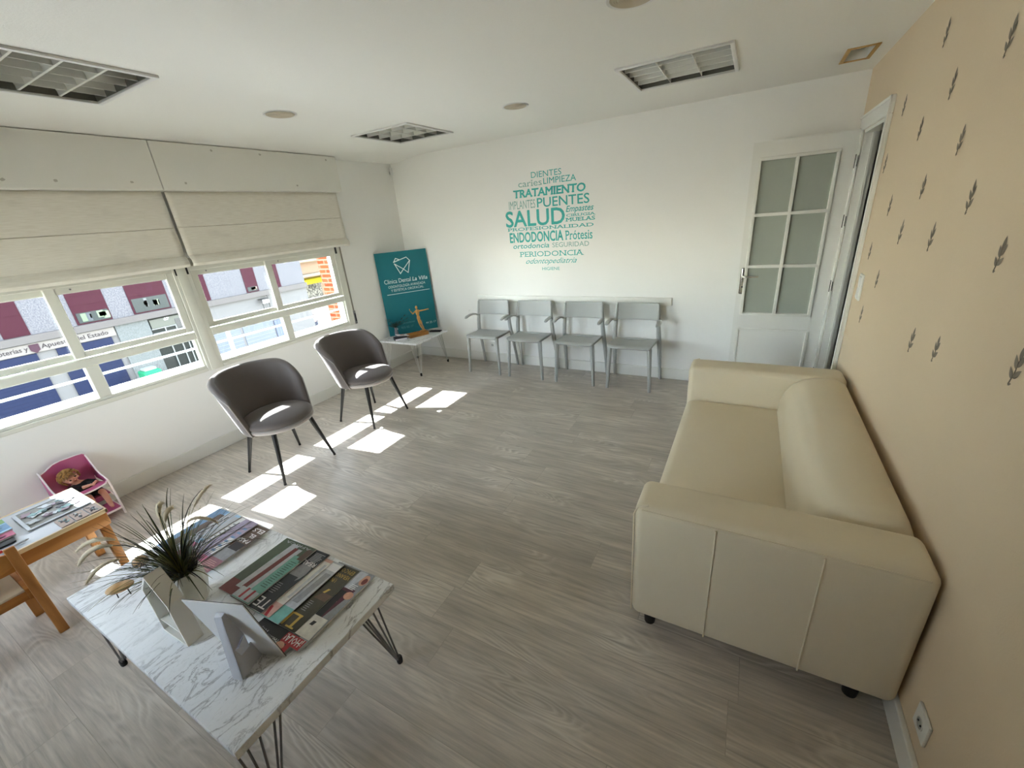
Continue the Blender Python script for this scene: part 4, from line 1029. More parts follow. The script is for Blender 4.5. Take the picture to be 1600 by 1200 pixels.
magazine(XR[1], -3.802, -3.498, w_, thk[0], 'dark navy magazine with white headlines, second from the left in the right-hand fan', 'navy',
         [(.6, .45, .98, .8, 'grey', 'blob'), (.6, .35, .9, .55, 'navy')] + rows(7, .66, .95, .82, .97, 'lgrey', .4) + rows(6, .62, .8, .25, .42, 'grey', .35), [('TELL', .3, .98, .04, .04, 'white', -.01), ('REAL', .6, .97, .74, .02, 'white', 0.01)], gR)
magazine(XR[2], -3.80, -3.515, w_, thk[1], 'thin white and salmon magazine with a red stroke in the right-hand fan', 'salmon', [(0, .0, 1, .2, 'salmon'), (0, .2, 1, .95, 'pagew'), (.86, .0, .93, .14, 'red', -.08), (.9, .3, .97, .9, 'lgrey')], [], gR)
magazine(XR[3], -3.803, -3.512, w_, thk[2], 'pale grey magazine with a teal foot in the right-hand fan', 'lgrey', [(0, 0, 1, .22, 'teal'), (.78, .3, .93, .8, 'grey', .04), (.7, .85, 1, .97, 'white')], [], gR)
magazine(XR[4], -3.80, -3.508, w_, 0.0016, 'olive-black magazine with gold headline letters in the right-hand fan', 'olive',
         [(.55, .02, .62, .2, 'gold'), (.62, .18, .85, .205, 'gold'), (.78, .02, .84, .2, 'gold'), (.7, .02, .9, .04, 'gold'), (.65, .45, .95, .55, 'brown', .1), (.72, .55, .78, .62, 'gold', .05)] + rows(6, .66, .78, .26, .42, 'grey', .3), [('UN', .62, .75, .72, .018, 'gold', 0), ('VERANO', .6, .97, .81, .018, 'gold', 0), ('EPICO', .62, .95, .9, .018, 'gold', 0)], gR)
magazine(XR[5], -3.838, -3.50, w_, thk[4], 'magazine with a dark red dress and red masthead box, rightmost in its fan', 'grey',
         [(.45, .35, .8, .75, 'plum', .12), (.6, .52, .78, .6, 'skin', 'blob'), (.78, .62, .98, .72, 'skin', 'blob'), (.5, .2, .72, .4, 'plum', .1), (.55, .12, .98, .36, 'pagew', -.02), (.8, .82, .99, .97, 'skin', 'blob'), (.86, .84, .97, .93, 'maroon', 'blob'), (.5, 0.0, .96, .105, 'red'), (.55, .74, .75, .99, 'lgrey', .1), (.7, .25, .78, .3, 'black', .02)] + rows(4, .72, .9, .74, .82, 'white', .4),
         [('\u00a1HOLA!', .53, .93, .02, .024, 'white', .02)], gR, spine='black')
o = magazine(2.508, -3.862, -3.60, 0.205, 0.0013, 'dark magazine showing only its lettered edge under the right-hand fan', 'black',
         [(.0, .0, 1, .03, 'plum'), (.7, .0, .9, .1, 'skin', 'blob'), (.9, 0, 1, .12, 'red')] + [], [('MARTA SANCHEZ', .1, .7, .04, .014, 'white', 0), ('Hoja', .1, .35, .1, .008, 'lgrey', 0)], gR, spine='black')
XL = [1.656, 1.735, 1.79, 1.838, 1.884]
thl = [(XL[i + 1] - XL[i]) * tn - 0.0012 for i in range(4)] + [0.004]
wl = 0.203
magazine(XL[0], -3.785, -3.503, wl, 0.004, 'pale blue magazine, leftmost in the far fan and touched by sunlight', 'sky', [(0, 0, .45, 1, 'blue'), (.2, .1, .5, .9, 'brown', .1), (.5, .0, .8, 1, 'lgrey'), (.5, .05, .55, .9, 'black', .15), (.8, 0, 1, .3, 'pink'), (.82, .4, 1, .95, 'lgrey')] + rows(8, .56, .75, .1, .9, 'grey', .25), [], gL)
magazine(XL[1], -3.783, -3.505, wl, thl[0], 'grey-white striped magazine, second from the left in the far fan', 'lgrey', [(.62, 0, .8, 1, 'white'), (.7, .2, .76, .9, 'black', .06), (.8, 0, 1, 1, 'lilac'), (.62, .0, .98, .18, 'salmon')] + rows(9, .66, .78, .2, .9, 'grey', .3), [], gL)
magazine(XL[2], -3.782, -3.50, wl, thl[1], 'lilac magazine in the middle of the far fan', 'lilac', [(.78, .0, 1, .2, 'pink'), (.8, .25, 1, .6, 'white'), (.8, .62, .98, .95, 'lilac')] + rows(6, .8, .96, .3, .9, 'blue', .4), [], gL)
magazine(XL[3] - 0.046, -3.779, -3.504, wl, thl[2] - .0004, 'magazine with a yellow block of print, second from the right in the far fan', 'olive', [(.3, .0, 1, .3, 'yellow'), (.3, .3, 1, .6, 'green'), (.6, .55, .95, .82, 'orange'), (.62, .6, .9, .72, 'salmon'), (.6, .3, .9, .5, 'grey')] + rows(5, .55, .95, .04, .26, 'orange', .3), [('CAZ', .6, .98, .85, .022, 'white', .02), ('EL', .65, .9, .74, .018, 'lgrey', .02)], gL) if False else magazine(XL[3], -3.779, -3.504, wl - .048, thl[2], 'magazine with a yellow block of print, second from the right in the far fan', 'olive', [(.3, .0, 1, .3, 'yellow'), (.3, .3, 1, .6, 'green'), (.5, .55, .95, .82, 'orange'), (.55, .6, .9, .72, 'salmon'), (.5, .3, .9, .5, 'grey')] + rows(5, .5, .95, .04, .26, 'orange', .3), [('CAZ', .45, .98, .85, .022, 'white', .02), ('EL', .6, .95, .74, .018, 'lgrey', .02)], gL)
magazine(XL[4], -3.779, -3.504, wl, thl[3], 'dark brown magazine with white letters, rightmost in the far fan', 'brown', [(.5, .0, 1, .24, 'mauve'), (.5, .24, .98, .5, 'grey'), (.6, .45, .95, .6, 'black')] + rows(6, .55, .95, .03, .2, 'salmon', .35), [('PASA', .5, .95, .62, .02, 'white', .03), ('EL', .7, .9, .74, .02, 'white', .03), ('ELS', .6, .96, .86, .022, 'white', .03)], gL, spine='black')

# --- potted grass
t = thing('potted_plant', 'artificial grass with feathery plumes in a white pot on the coffee table', 'plant', (2.168, -3.868, ZC))
M_pot = mat('white_ceramic', 'E2E2DC', rough=0.35)
b = MB(); b.lathe([(0.0, 0.0), (0.045, 0.0), (0.048, 0.004), (0.063, 0.075), (0.058, 0.148), (0.053, 0.148), (0.056, 0.08), (0.045, 0.02), (0.0, 0.02)], M_pot, 10, cap=False); b.obj('pot', t, smooth=20)
b = MB(); b.lathe([(0.0, 0.125), (0.054, 0.125)], mat('dark_soil', '1A1714', rough=0.95), 16, cap=False); b.obj('soil', t)
random.seed(21)
gm = [mat('grass_dark', '26301A', rough=0.55), mat('grass_mid', '3C4A22', rough=0.5), mat('grass_olive', '66652F', rough=0.55), mat('grass_blackgreen', '151B12', rough=0.5)]
b = MB()
for k in range(260):
    a = random.uniform(0, 2 * PI); up = random.uniform(0.75, 1.5); L = random.uniform(0.16, 0.34); r0 = random.uniform(0, 0.035)
    if random.random() < 0.45: L *= 0.6
    a2 = a + random.uniform(-.4, .4)
    blade(b, (r0 * math.cos(a), r0 * math.sin(a), 0.125), (math.cos(a2), math.sin(a2), 0), L, random.uniform(0.0018, 0.0040), random.uniform(0.3, 1.25) * (1.6 - up + 0.5), random.choice(gm), n=9, up=up)
# the long arching leaves seen at the outline
for (tx, ty, tz, m_) in ((-0.20, -0.19, 0.27, 0), (-0.10, -0.21, 0.24, 0), (0.0, -0.25, 0.21, 2), (-0.15, -0.2, 0.16, 3), (0.0, 0.02, 0.43, 1), (0.03, 0.15, 0.42, 3), (0.09, 0.13, 0.36, 0), (0.13, -0.01, 0.07, 1), (0.10, 0.12, 0.3, 2), (-0.05, 0.08, 0.45, 1), (0.17, 0.09, 0.3, 0), (-0.17, -0.12, 0.3, 3), (-0.2, 0.02, 0.3, 0), (0.18, 0.2, 0.25, 3)):
    p0 = Vector((0, 0, 0.125)); p2 = Vector((tx, ty, tz)); mid = (p0 + p2) / 2 + Vector((0, 0, 0.10)) - Vector((tx, ty, 0)) * 0.18
    pts = [(p0 * (1 - s_) ** 2 + mid * 2 * s_ * (1 - s_) + p2 * s_ ** 2) for s_ in [i / 12 for i in range(13)]]
    b.tube(pts, [0.0030 * (1 - i / 13) ** 0.7 + 0.0003 for i in range(13)], gm[m_], seg=4, sq=(1, 0.4))
b.obj('grass_blades', t, smooth=50)
M_plume = mat('plume_fluff', 'E2D6BC', rough=0.95, bump=0.8, bscale=900)
def plume(p0, pm, p2, r=0.0075, frac=0.45):
    b = MB(); p0, pm, p2 = Vector(p0), Vector(pm), Vector(p2); N = 26
    pts = [(p0 * (1 - s_) ** 2 + pm * 2 * s_ * (1 - s_) + p2 * s_ ** 2) for s_ in [i / N for i in range(N + 1)]]
    b.tube(pts, 0.0009, mat('plume_stem', '8C8455', rough=0.6), seg=5)
    i0 = int(N * (1 - frac)); q = pts[i0:]; n = len(q)
    b.tube(q, [r * max(0.12, math.sin(PI * min(0.97, (i + 0.6) / n)) ** 0.5) for i in range(n)], M_plume, seg=9)
    # bristles
    for i in range(n - 1):
        for k in range(10):
            a = random.uniform(0, 2 * PI); d = (q[i + 1] - q[i]).normalized(); s1 = d.cross(Vector((0.3, 0.2, 1))).normalized(); s2 = d.cross(s1)
            o_ = s1 * math.cos(a) + s2 * math.sin(a); base = q[i].lerp(q[i + 1], random.random())
            rr = r * max(0.3, math.sin(PI * (i + .6) / n) ** .5)
            b.tube([base + o_ * rr * 0.6, base + o_ * (rr + 0.004) + d * 0.008], [0.0006, 0.0002], M_plume, seg=3, cap=False)
    b.obj('plume', t, smooth=60)
plume((0, 0, .125), (-0.05, -0.10, 0.46), (-0.155, -0.185, 0.34))
plume((0, 0, .125), (-0.03, -0.12, 0.47), (-0.135, -0.20, 0.30), 0.0085)
plume((0, 0, .125), (-0.02, -0.12, 0.40), (-0.07, -0.215, 0.26), 0.0065)
plume((0, 0, .125), (0.0, 0.0, 0.42), (0.01, 0.055, 0.40), 0.008, 0.4)
plume((0, 0, .125), (-0.01, 0.0, 0.44), (-0.005, 0.035, 0.43), 0.0085, 0.42)
plume((0, 0, .125), (0.02, 0.05, 0.44), (0.10, 0.13, 0.30), 0.006, 0.45)
plume((0, 0, .125), (0.03, 0.08, 0.40), (0.05, 0.17, 0.43), 0.005, 0.35)

# --- house-shaped ornament
t = thing('house_ornament', 'open white house-shaped ornament standing by the plant pot', 'ornament', (2.289, -3.99, ZC), math.radians(1.5))
hw, he, ha, dp, tk = 0.08, 0.195, 0.285, 0.05, 0.008
outer = [(-hw, 0), (hw, 0), (hw, he - 0.006), (0, ha), (-hw, he + 0.006)]
inner = [(-hw + tk, tk), (hw - tk, tk), (hw - tk, he - 0.010), (0, ha - tk * 1.5), (-hw + tk, he + 0.002)]
M_house = mat('white_wood', 'E3E1DA', rough=0.5)
b = MB()
def HP(p, y): return (p[0], y, p[1])
n5 = 5
for ring in range(n5):
    a, c = ring, (ring + 1) % n5
    b.poly([HP(outer[a], 0), HP(outer[c], 0), HP(inner[c], 0), HP(inner[a], 0)], M_house)
    b.poly([HP(outer[c], dp), HP(outer[a], dp), HP(inner[a], dp), HP(inner[c], dp)], M_house)
    b.poly([HP(outer[a], 0), HP(outer[a], dp), HP(outer[c], dp), HP(outer[c], 0)], M_house)
    b.poly([HP(inner[c], 0), HP(inner[c], dp), HP(inner[a], dp), HP(inner[a], 0)], M_house)
bmesh.ops.recalc_face_normals(b.bm, faces=b.bm.faces)
b.obj('house_shell', t, smooth=20)
b = MB(); b.span((-hw + tk, 0.004, 0.05), (hw - tk, dp - 0.004, 0.057), M_house); b.obj('shelf', t)
b = MB(); b.prism([(p[0], p[1]) for p in inner], 0.002, mat('house_back', 'B5B2A6', rough=0.6), Matrix(((1, 0, 0, 0), (0, 0, 1, dp - 0.003), (0, 1, 0, 0), (0, 0, 0, 1)))); b.obj('back_panel', t)

# --- cardboard easel frame seen from behind
t = thing('easel_card', 'white cardboard easel display seen from behind in front of the magazines', 'display card', (2.718, -3.863, ZC))
dd = Vector((-0.955, -0.297, 0)); nn = Vector((0.297, -0.955, 0))
upc = (nn * 0.058 + Vector((0, 0, 0.30))).normalized(); LC = 0.305
fr_n = dd.cross(upc).normalized()
if fr_n.dot(nn) < 0: fr_n = -fr_n
CMt = Matrix(((dd.x, upc.x, fr_n.x, 0), (dd.y, upc.y, fr_n.y, 0), (dd.z, upc.z, fr_n.z, 0), (0, 0, 0, 1)))
M_card = mat('white_cardboard', 'E4E4E4', rough=0.7)
b = MB(); b.prism([(0, 0.0), (0.225, 0.0), (0.225, 0.29), (0.0, 0.305)], 0.003, M_card, CMt @ Matrix.Translation((0, 0, -0.003)))
b.prism([(-0.001, 0.0), (0.226, 0.0), (0.226, 0.291), (-0.001, 0.306)], 0.0012, M_black, CMt @ Matrix.Translation((0, 0, -0.0045)))
b.obj('card', t, smooth=0)
M_strut = mat('grey_cardboard', 'BFC0C6', rough=0.75)
b = MB()
apA = CMt @ Vector((0.092, 0.25, 0.001)); apB = CMt @ Vector((0.125, 0.246, 0.001))
botc = CMt @ Vector((0.088, 0.0, 0.001)); fA = Vector((2.661 - 2.718, -3.969 + 3.863, 0)); fB = Vector((2.628 - 2.718, -3.980 + 3.863, 0))
apA2 = apA + nn * 0.012 - Vector((0, 0, 0.002)); apB2 = apB + nn * 0.010 - Vector((0, 0, 0.01))
th2 = dd * 0.0025
# side wing with hole: strip of quads around a hole
def lerp3(a, c, k): return a + (c - a) * k
def wing(a0, a1, c0, c1, hole):
    # quad a0(top card) a1(top outer) c1(bottom outer) c0(bottom card)
    q = lambda u, v: lerp3(lerp3(a0, a1, u), lerp3(c0, c1, u), v)
    us = [0, hole[0], hole[1], 1]; vs = [0, hole[2], hole[3], 1]
    for i in range(3):
        for j in range(3):
            if i == 1 and j == 1: continue
            p = [q(us[i], vs[j]), q(us[i + 1], vs[j]), q(us[i + 1], vs[j + 1]), q(us[i], vs[j + 1])]
            b.poly(p, M_strut); b.poly([x + th2 for x in reversed(p)], M_strut)
wing(apA, apA2, botc, fA, (0.0, 0.36, 0.5, 0.68))
b.poly([apA2, apB2, fB, fA], M_strut); b.poly([apA2 + nn * 0.002, fA + nn * 0.002, fB + nn * 0.002, apB2 + nn * 0.002], M_strut)
b.poly([apB, apB2, apA2, apA], M_strut)
st_ = b.obj('strut', t, smooth=0)
b = MB(); a_ = CMt @ Vector((0.088, 0.13, 0.001)); b.poly([a_, a_ + nn * 0.045 - dd * 0.004 + Vector((0, 0, -0.012)), a_ + nn * 0.035 + Vector((0, 0, -0.05)) - dd * 0.004, a_ + Vector((0, 0, -0.055))], mat('white_tab', 'DDE3F0', rough=0.6))
b.poly([a_, a_ + nn * 0.045 - dd * 0.022 + Vector((0, 0, 0.0)), a_ + nn * 0.040 - dd * 0.004 + Vector((0, 0, -0.013))], mat('white_tab', 'DDE3F0')); b.obj('locking_tab', t, smooth=0)

# --- wooden bird-like ornaments on wire legs
def pebble(loc, r, lab, stripes, rz):
    t = thing('wooden_ornament', lab, 'ornament', loc, rz)
    b = MB(); b.ball((0, 0, 0.035 + r[2]), r, wood_mat('ornament_wood', 'C9A679', 'AE8654', 2, 'Y'), u=20, v=14)
    b.obj('wooden_body', t)
    if stripes:
        b = MB()
        for k in range(4):
            z_ = -0.5 + 0.3 * k; rr = math.sqrt(max(0, 1 - z_ * z_)); N = 24
            b.tube([(r[0] * rr * 1.01 * math.cos(2 * PI * i / N), r[1] * rr * 1.01 * math.sin(2 * PI * i / N), 0.035 + r[2] + z_ * r[2]) for i in range(N + 1)], 0.0016, M_black, seg=4, cap=False)
        b.obj('painted_stripes', t)
    for s_ in (-1, 1):
        b = MB(); b.tube([(s_ * 0.018, 0, 0.045), (s_ * 0.02, 0, 0.0)], 0.0018, M_black, seg=6); b.obj('leg', t)
pebble((1.872, -3.985, ZC), (0.046, 0.034, 0.012), 'flat oval wooden ornament on thin black legs at the table end', False, 0.9)
pebble((1.80, -3.885, ZC), (0.026, 0.026, 0.024), 'striped round wooden ornament on thin black legs behind the grass', True, 0.3)

# ================================================================== KIDS CORNER
t = thing('kids_table', 'low pine children table with a white top under the window', 'table', (0.86, -4.085, 0))
ty0, ty1, tx0, tx1, tz = -0.405, 0.315, -0.24, 0.24, 0.45
b = MB(); b.span((tx0 + 0.008, ty0 + 0.008, tz - 0.016), (tx1 - 0.008, ty1 - 0.008, tz), M_white, bev=0.002)
b.obj('tabletop', t)
M_pinel = mat('pale_pine_edge', 'E0C79C', rough=0.5)
b = MB()
for s_ in (-1, 1):
    b.span((s_ * tx1 - (0.012 if s_ > 0 else 0), ty0, tz - 0.02), (s_ * tx1 + (0.012 if s_ < 0 else 0), ty1, tz + 0.002), M_pinel, bev=0.002)
    yb_ = ty1 if s_ > 0 else ty0; b.span((tx0, yb_ - (0.012 if s_ > 0 else 0), tz - 0.02), (tx1, yb_ + (0.012 if s_ < 0 else 0), tz + 0.0015), M_pinel, bev=0.002)
b.obj('edging', t)
b = MB()
for s_ in (-1, 1): b.span((s_ * (tx1 - 0.012) - 0.009, ty0 + 0.01, tz - 0.088), (s_ * (tx1 - 0.012) + 0.009, ty1 - 0.01, tz - 0.018), M_pine, bev=0.002); yb_ = (ty1 - 0.014) if s_ > 0 else (ty0 + 0.014); b.span((tx0 + 0.02, yb_ - 0.009, tz - 0.088), (tx1 - 0.02, yb_ + 0.009, tz - 0.018), M_pine, bev=0.002)
b.obj('apron', t)
for sx in (-1, 1):
    for sy in (-1, 1):
        b = MB(); x_, y_ = sx * (tx1 - 0.035), (ty1 - 0.035) if sy > 0 else (ty0 + 0.035); b.span((x_ - 0.019, y_ - 0.019, 0), (x_ + 0.019, y_ + 0.019, tz - 0.018), M_pinez, bev=0.004)
        b.prism([(0, 0), (0.05, 0), (0.02, -0.03), (0, -0.06)], 0.02, M_pinez, Matrix.Translation((x_ - sx * 0.018, y_ - 0.01, tz - 0.086)) @ (Matrix(((-sx, 0, 0, 0), (0, 0, 1, 0), (0, 1, 0, 0), (0, 0, 0, 1)))))
        b.obj('leg', t)
# child chair
def kid_chair():
    t = thing('kids_chair', 'small pine children chair with a cream seat tucked under the low table', 'chair', (1.04, -4.265, 0))
    b = MB(); b.span((-0.125, -0.118, 0.268), (0.095, 0.118, 0.28), M_cream, bev=0.003); b.obj('seat', t)
    b = MB()
    for s_ in (-1, 1): b.bar((-0.12, s_ * 0.127, 0.258), (0.11, s_ * 0.127, 0.258), 0.04, 0.018, M_pine, 0.003, up=(0, 1, 0)) if False else b.span((-0.12, s_ * 0.127 - 0.009, 0.222), (0.105, s_ * 0.127 + 0.009, 0.281), M_pine, bev=0.003)
    b.span((-0.135, -0.12, 0.225), (-0.118, 0.12, 0.275), M_pine, bev=0.002); b.span((0.085, -0.12, 0.225), (0.1, 0.12, 0.266), M_pine, bev=0.002)
    b.obj('seat_rail', t)
    for s_ in (-1, 1):
        b = MB(); b.bar((-0.128, s_ * 0.127, 0), (-0.128, s_ * 0.127, 0.272), 0.022, 0.034, M_pinez, 0.004); b.obj('leg', t)
        b = MB(); b.bar((0.135, s_ * 0.148, 0), (0.093, s_ * 0.148, 0.50), 0.022, 0.036, M_pinez, 0.005, up=(0, 1, 0))
        b.tube([(0.115, s_ * 0.158, 0.25), (0.115, s_ * 0.1605, 0.25)], 0.006, M_steel, seg=10); b.obj('leg', t)
    # back rail with oval hand hole
    b = MB(); N = 28; W2, H2 = 0.137, 0.045; xs0, xs1 = 0.088, 0.100
    def ring(hx_, hz_, sup):
        o_ = []
        for k in range(N):
            a = 2 * PI * k / N; c_, s_ = math.cos(a), math.sin(a)
            if sup: q = 1 / max(abs(c_) / hx_, abs(s_) / hz_); o_.append((q * c_, q * s_))
            else: o_.append((hx_ * c_, hz_ * s_))
        return o_
    ro, ri = ring(W2, H2, True), ring(0.05, 0.017, False); zc = 0.442
    F = lambda p, x_: b.bm.verts.new((x_, p[0], zc + p[1]))
    vo0 = [F(p, xs0) for p in ro]; vi0 = [F(p, xs0) for p in ri]; vo1 = [F(p, xs1) for p in ro]; vi1 = [F(p, xs1) for p in ri]; fs = []
    for k in range(N):
        j = (k + 1) % N
        fs += [b.bm.faces.new((vo0[k], vo0[j], vi0[j], vi0[k])), b.bm.faces.new((vo1[j], vo1[k], vi1[k], vi1[j])), b.bm.faces.new((vo0[j], vo0[k], vo1[k], vo1[j])), b.bm.faces.new((vi0[k], vi0[j], vi1[j], vi1[k]))]
    b._tag(fs, M_pine); b.obj('back_rail', t, smooth=30)
    return t
kid_chair()
# things on the kids table
ZK = 0.4525
t = thing('puzzle_board', 'tray puzzle with loose grey pieces on the children table', 'puzzle', (0.82, -3.905, ZK))
b = MB(); b.span((-0.135, -0.12, 0), (0.135, 0.12, 0.004), mat('puzzle_tray', '8A8984', rough=0.6))
for s_ in (-1, 1): b.span((s_ * 0.128 - 0.007, -0.12, 0.004), (s_ * 0.128 + 0.007, 0.12, 0.007), M_white); b.span((-0.12, s_ * 0.113 - 0.007, 0.004), (0.12, s_ * 0.113 + 0.007, 0.007), M_white)
b.obj('tray', t)
random.seed(5)
pm = [mat('piece_white', 'BFC4CA', rough=.4), mat('piece_mauve', '8E7A86', rough=.4), mat('piece_teal', '7FA3A6', rough=.4), mat('piece_dark', '3B3E48', rough=.4), mat('piece_grey', 'A7ABB0', rough=.4)]
for k in range(26):
    u, v = random.uniform(-0.085, 0.085), random.uniform(-0.09, 0.09)
    b = MB(); n = 9; r_ = random.uniform(0.011, 0.02); M_ = Matrix.Translation((u, v, 0.0042 + 0.0013 * (k % 4) + 0.003 * (k // 13))) @ Matrix.Rotation(random.uniform(0, 6), 4, 'Z') @ Matrix.Rotation(random.uniform(-.05, .05), 4, 'X')
    b.prism([(r_ * (1 + 0.28 * math.sin(4 * a)) * math.cos(a) * 1.3, r_ * (1 + 0.28 * math.sin(4 * a)) * math.sin(a)) for a in [2 * PI * q / 16 for q in range(16)]], 0.0028, random.choice(pm), M_)
    b.obj('puzzle_piece', t, smooth=20)
gP = 'small square puzzles on the children table'
for k in range(3):
    y_ = -3.915 + 0.056 * k
    b = MB(); b.span((-0.055, -0.025, 0), (0.055, 0.025, 0.003), mat('small_puzzle_frame', 'A8958B', rough=.5))
    for q in range(12):
        u, v = random.uniform(-0.034, 0.034), random.uniform(-0.014, 0.014)
        b.box((u, v, 0.0042), (random.uniform(0.008, 0.02), random.uniform(0.003, 0.007), 0.002), pm[random.choice((0, 2, 3, 3))], rot=(0, 0, random.uniform(-.5, .5)))
    o = b.obj('small_puzzle', smooth=0); o.location = (1.03, y_, ZK)
    tag(o, ['small square puzzle nearest the loose books on the children table', 'middle one of the three small square puzzles', 'small square puzzle nearest the table corner and the doll'][k], 'puzzle', gP)
def kbook(name, lab, x0, x1, y0, y1, z0, z1, c, extra, cat='book'):
    b = MB(); b.span((x0, y0, z0), (x1, y1, z1), pal['pagew']); b.span((x0 - 0.001, y0 - 0.001, z1), (x1 + 0.001, y1 + 0.001, z1 + 0.0012), pal[c])
    for (a, b0, c_, d, cc) in extra: b.span((x0 + a * (x1 - x0), y0 + b0 * (y1 - y0), z1 + 0.0012), (x0 + c_ * (x1 - x0), y0 + d * (y1 - y0), z1 + 0.0016), pal[cc])
    o = b.obj(name, smooth=0); tag(o, lab, cat, 'books on the children table'); return o
b = MB(); b.span((0.73, -4.36, ZK), (1.0, -4.075, ZK + 0.009), M_black, bev=0.004); tag(b.obj('tablet_case'), 'black folder under the bright children books', 'folder')
kbook('picture_book', 'pink-edged children book, lower of the bright pair on the low table', 0.74, 0.945, -4.34, -4.062, ZK + 0.0095, ZK + 0.017, 'pink', [(.7, .1, .98, .95, 'pink'), (.85, .3, .92, .9, 'mauve')])
kbook('picture_book', 'sky-blue and green children book, upper of the bright pair on the low table', 0.72, 0.885, -4.33, -4.058, ZK + 0.0185, ZK + 0.025, 'sky', [(0, .3, .35, 1, 'green'), (.45, .4, .9, 1, 'blue'), (.62, .6, .72, .92, 'navy')])
t = thing('marker_pen', 'white marker pen with a red cap lying near the edge of the low table', 'pen', (1.045, -4.11, ZK + 0.007), math.radians(93))
b = MB(); b.tube([(-0.02, 0, 0), (0.05, 0, 0), (0.055, 0, 0)], [0.0065, 0.0065, 0.004], M_white, seg=12); b.obj('barrel', t)
b = MB(); b.tube([(0.055, 0, 0), (0.067, 0, 0)], [0.004, 0.0015], mat('grey_tip', '7C7E80', rough=.4), seg=10); b.obj('tip', t)
b = MB(); b.tube([(-0.075, 0, 0), (-0.0205, 0, 0)], 0.0068, mat('red_plastic', 'C4281F', rough=.35), seg=12); b.obj('cap', t)
b = MB(); b.prism([(0, 0), (0.09, 0), (0.09, 0.07), (0, 0.07)], 0.0012, pal['lgrey'], Matrix.Translation((0.965, -4.24, ZK + 0.0002 + 0.009 * 0)) @ Matrix.Rotation(0.1, 4, 'Z')); tag(b.obj('notepad', smooth=0), 'small grey sheet beside the marker pen on the low table', 'paper')

# ---- doll high chair
CH = thing('doll_chair', 'pink wooden doll high chair with white edges against the window wall', 'doll chair', (0.03, -3.665, 0))
M_pink = mat('pink_board', 'B4527F', rough=0.45); M_pinkw = mat('white_edge', 'E6DCDD', rough=0.45)
Wd = 0.118; D0 = 0.0; D1 = 0.215
# back panel with curved crest, thickness .008
b = MB(); crest = [(-Wd, 0.385), (-Wd + 0.035, 0.40), (-0.04, 0.425), (0.0, 0.432), (0.04, 0.43), (Wd - 0.04, 0.43), (Wd - 0.01, 0.425), (Wd, 0.415)]
pts = [(-Wd, 0.0), (Wd, 0.0)] + [(p[0], p[1]) for p in reversed(crest)]
YZ = lambda x_: Matrix(((0, 0, 1, x_), (1, 0, 0, 0), (0, 1, 0, 0), (0, 0, 0, 1)))
b.prism([(-Wd, 0.05), (Wd, 0.05)] + [(p[0], p[1]) for p in reversed(crest)], 0.008, M_pink, YZ(0.004)); b.obj('back_panel', CH, smooth=25)
b = MB(); b.tube([(0.008, p[0], p[1] + 0.001) for p in crest], 0.0045, M_pinkw, seg=6); b.obj('crest_edge', CH)
for s_ in (-1, 1):
    # side panel: profile in x-z
    b = MB(); yy = s_ * Wd
    prof_ = [(0.012, 0.15), (0.225, 0.15), (0.232, 0.262), (0.19, 0.282), (0.14, 0.292), (0.10, 0.31), (0.06, 0.36), (0.03, 0.40), (0.012, 0.41)]
    XZ = Matrix(((1, 0, 0, 0), (0, 0, 1, yy - 0.003), (0, 1, 0, 0), (0, 0, 0, 1)))
    b.prism([(0.012, 0.235), (0.228, 0.235)] + prof_[2:], 0.006, M_pink, XZ); b.obj('side_panel', CH, smooth=20)
    b = MB(); b.tube([(p[0], yy, p[1]) for p in [(0.228, 0.23)] + prof_[2:]], 0.005, M_pinkw, seg=6); b.obj('side_edge', CH)
    b = MB(); b.bar((0.228, yy, 0.265), (0.26, yy, 0.0), 0.012, 0.012, M_pinkw, 0.002, up=(0, 1, 0)); b.obj('leg', CH)
    b = MB(); b.bar((0.012, yy, 0.25), (0.004, yy, 0.0), 0.012, 0.012, M_pinkw, 0.002, up=(0, 1, 0)); b.obj('leg', CH)
    b = MB(); b.bar((0.01, yy, 0.145), (0.236, yy, 0.145), 0.008, 0.01, M_pinkw, 0.001, up=(0, 1, 0)); b.bar((0.006, yy, 0.05), (0.25, yy, 0.05), 0.008, 0.01, M_pinkw, 0.001, up=(0, 1, 0)); b.obj('stretcher', CH)
b = MB(); b.span((0.012, -Wd + 0.004, 0.146), (0.17, Wd - 0.004, 0.153), M_pink); b.obj('seat', CH)
b = MB(); b.span((0.10, -Wd + 0.004, 0.052), (0.262, Wd - 0.004, 0.058), M_pink); b.span((0.262, -Wd + 0.004, 0.048), (0.267, Wd - 0.004, 0.061), M_pinkw); b.obj('footrest', CH)
# tray: crescent
b = MB(); n = 20; up_ = []; 
outl = []
for k in range(n + 1):
    a = -PI / 2 + PI * k / n; outl.append((0.20 + 0.058 * math.cos(a), (Wd - 0.004) * math.sin(a)))
inn = []
for k in range(n + 1):
    a = PI / 2 - PI * k / n; inn.append((0.135 + 0.06 * math.cos(a), (Wd - 0.03) * math.sin(a)))
b.prism(outl + inn, 0.006, M_pink, Matrix.Translation((0, 0, 0.243))); b.obj('tray', CH, smooth=20)
b = MB(); b.tube([(p[0], p[1], 0.247) for p in outl], 0.005, M_pinkw, seg=6); b.obj('tray_edge', CH)

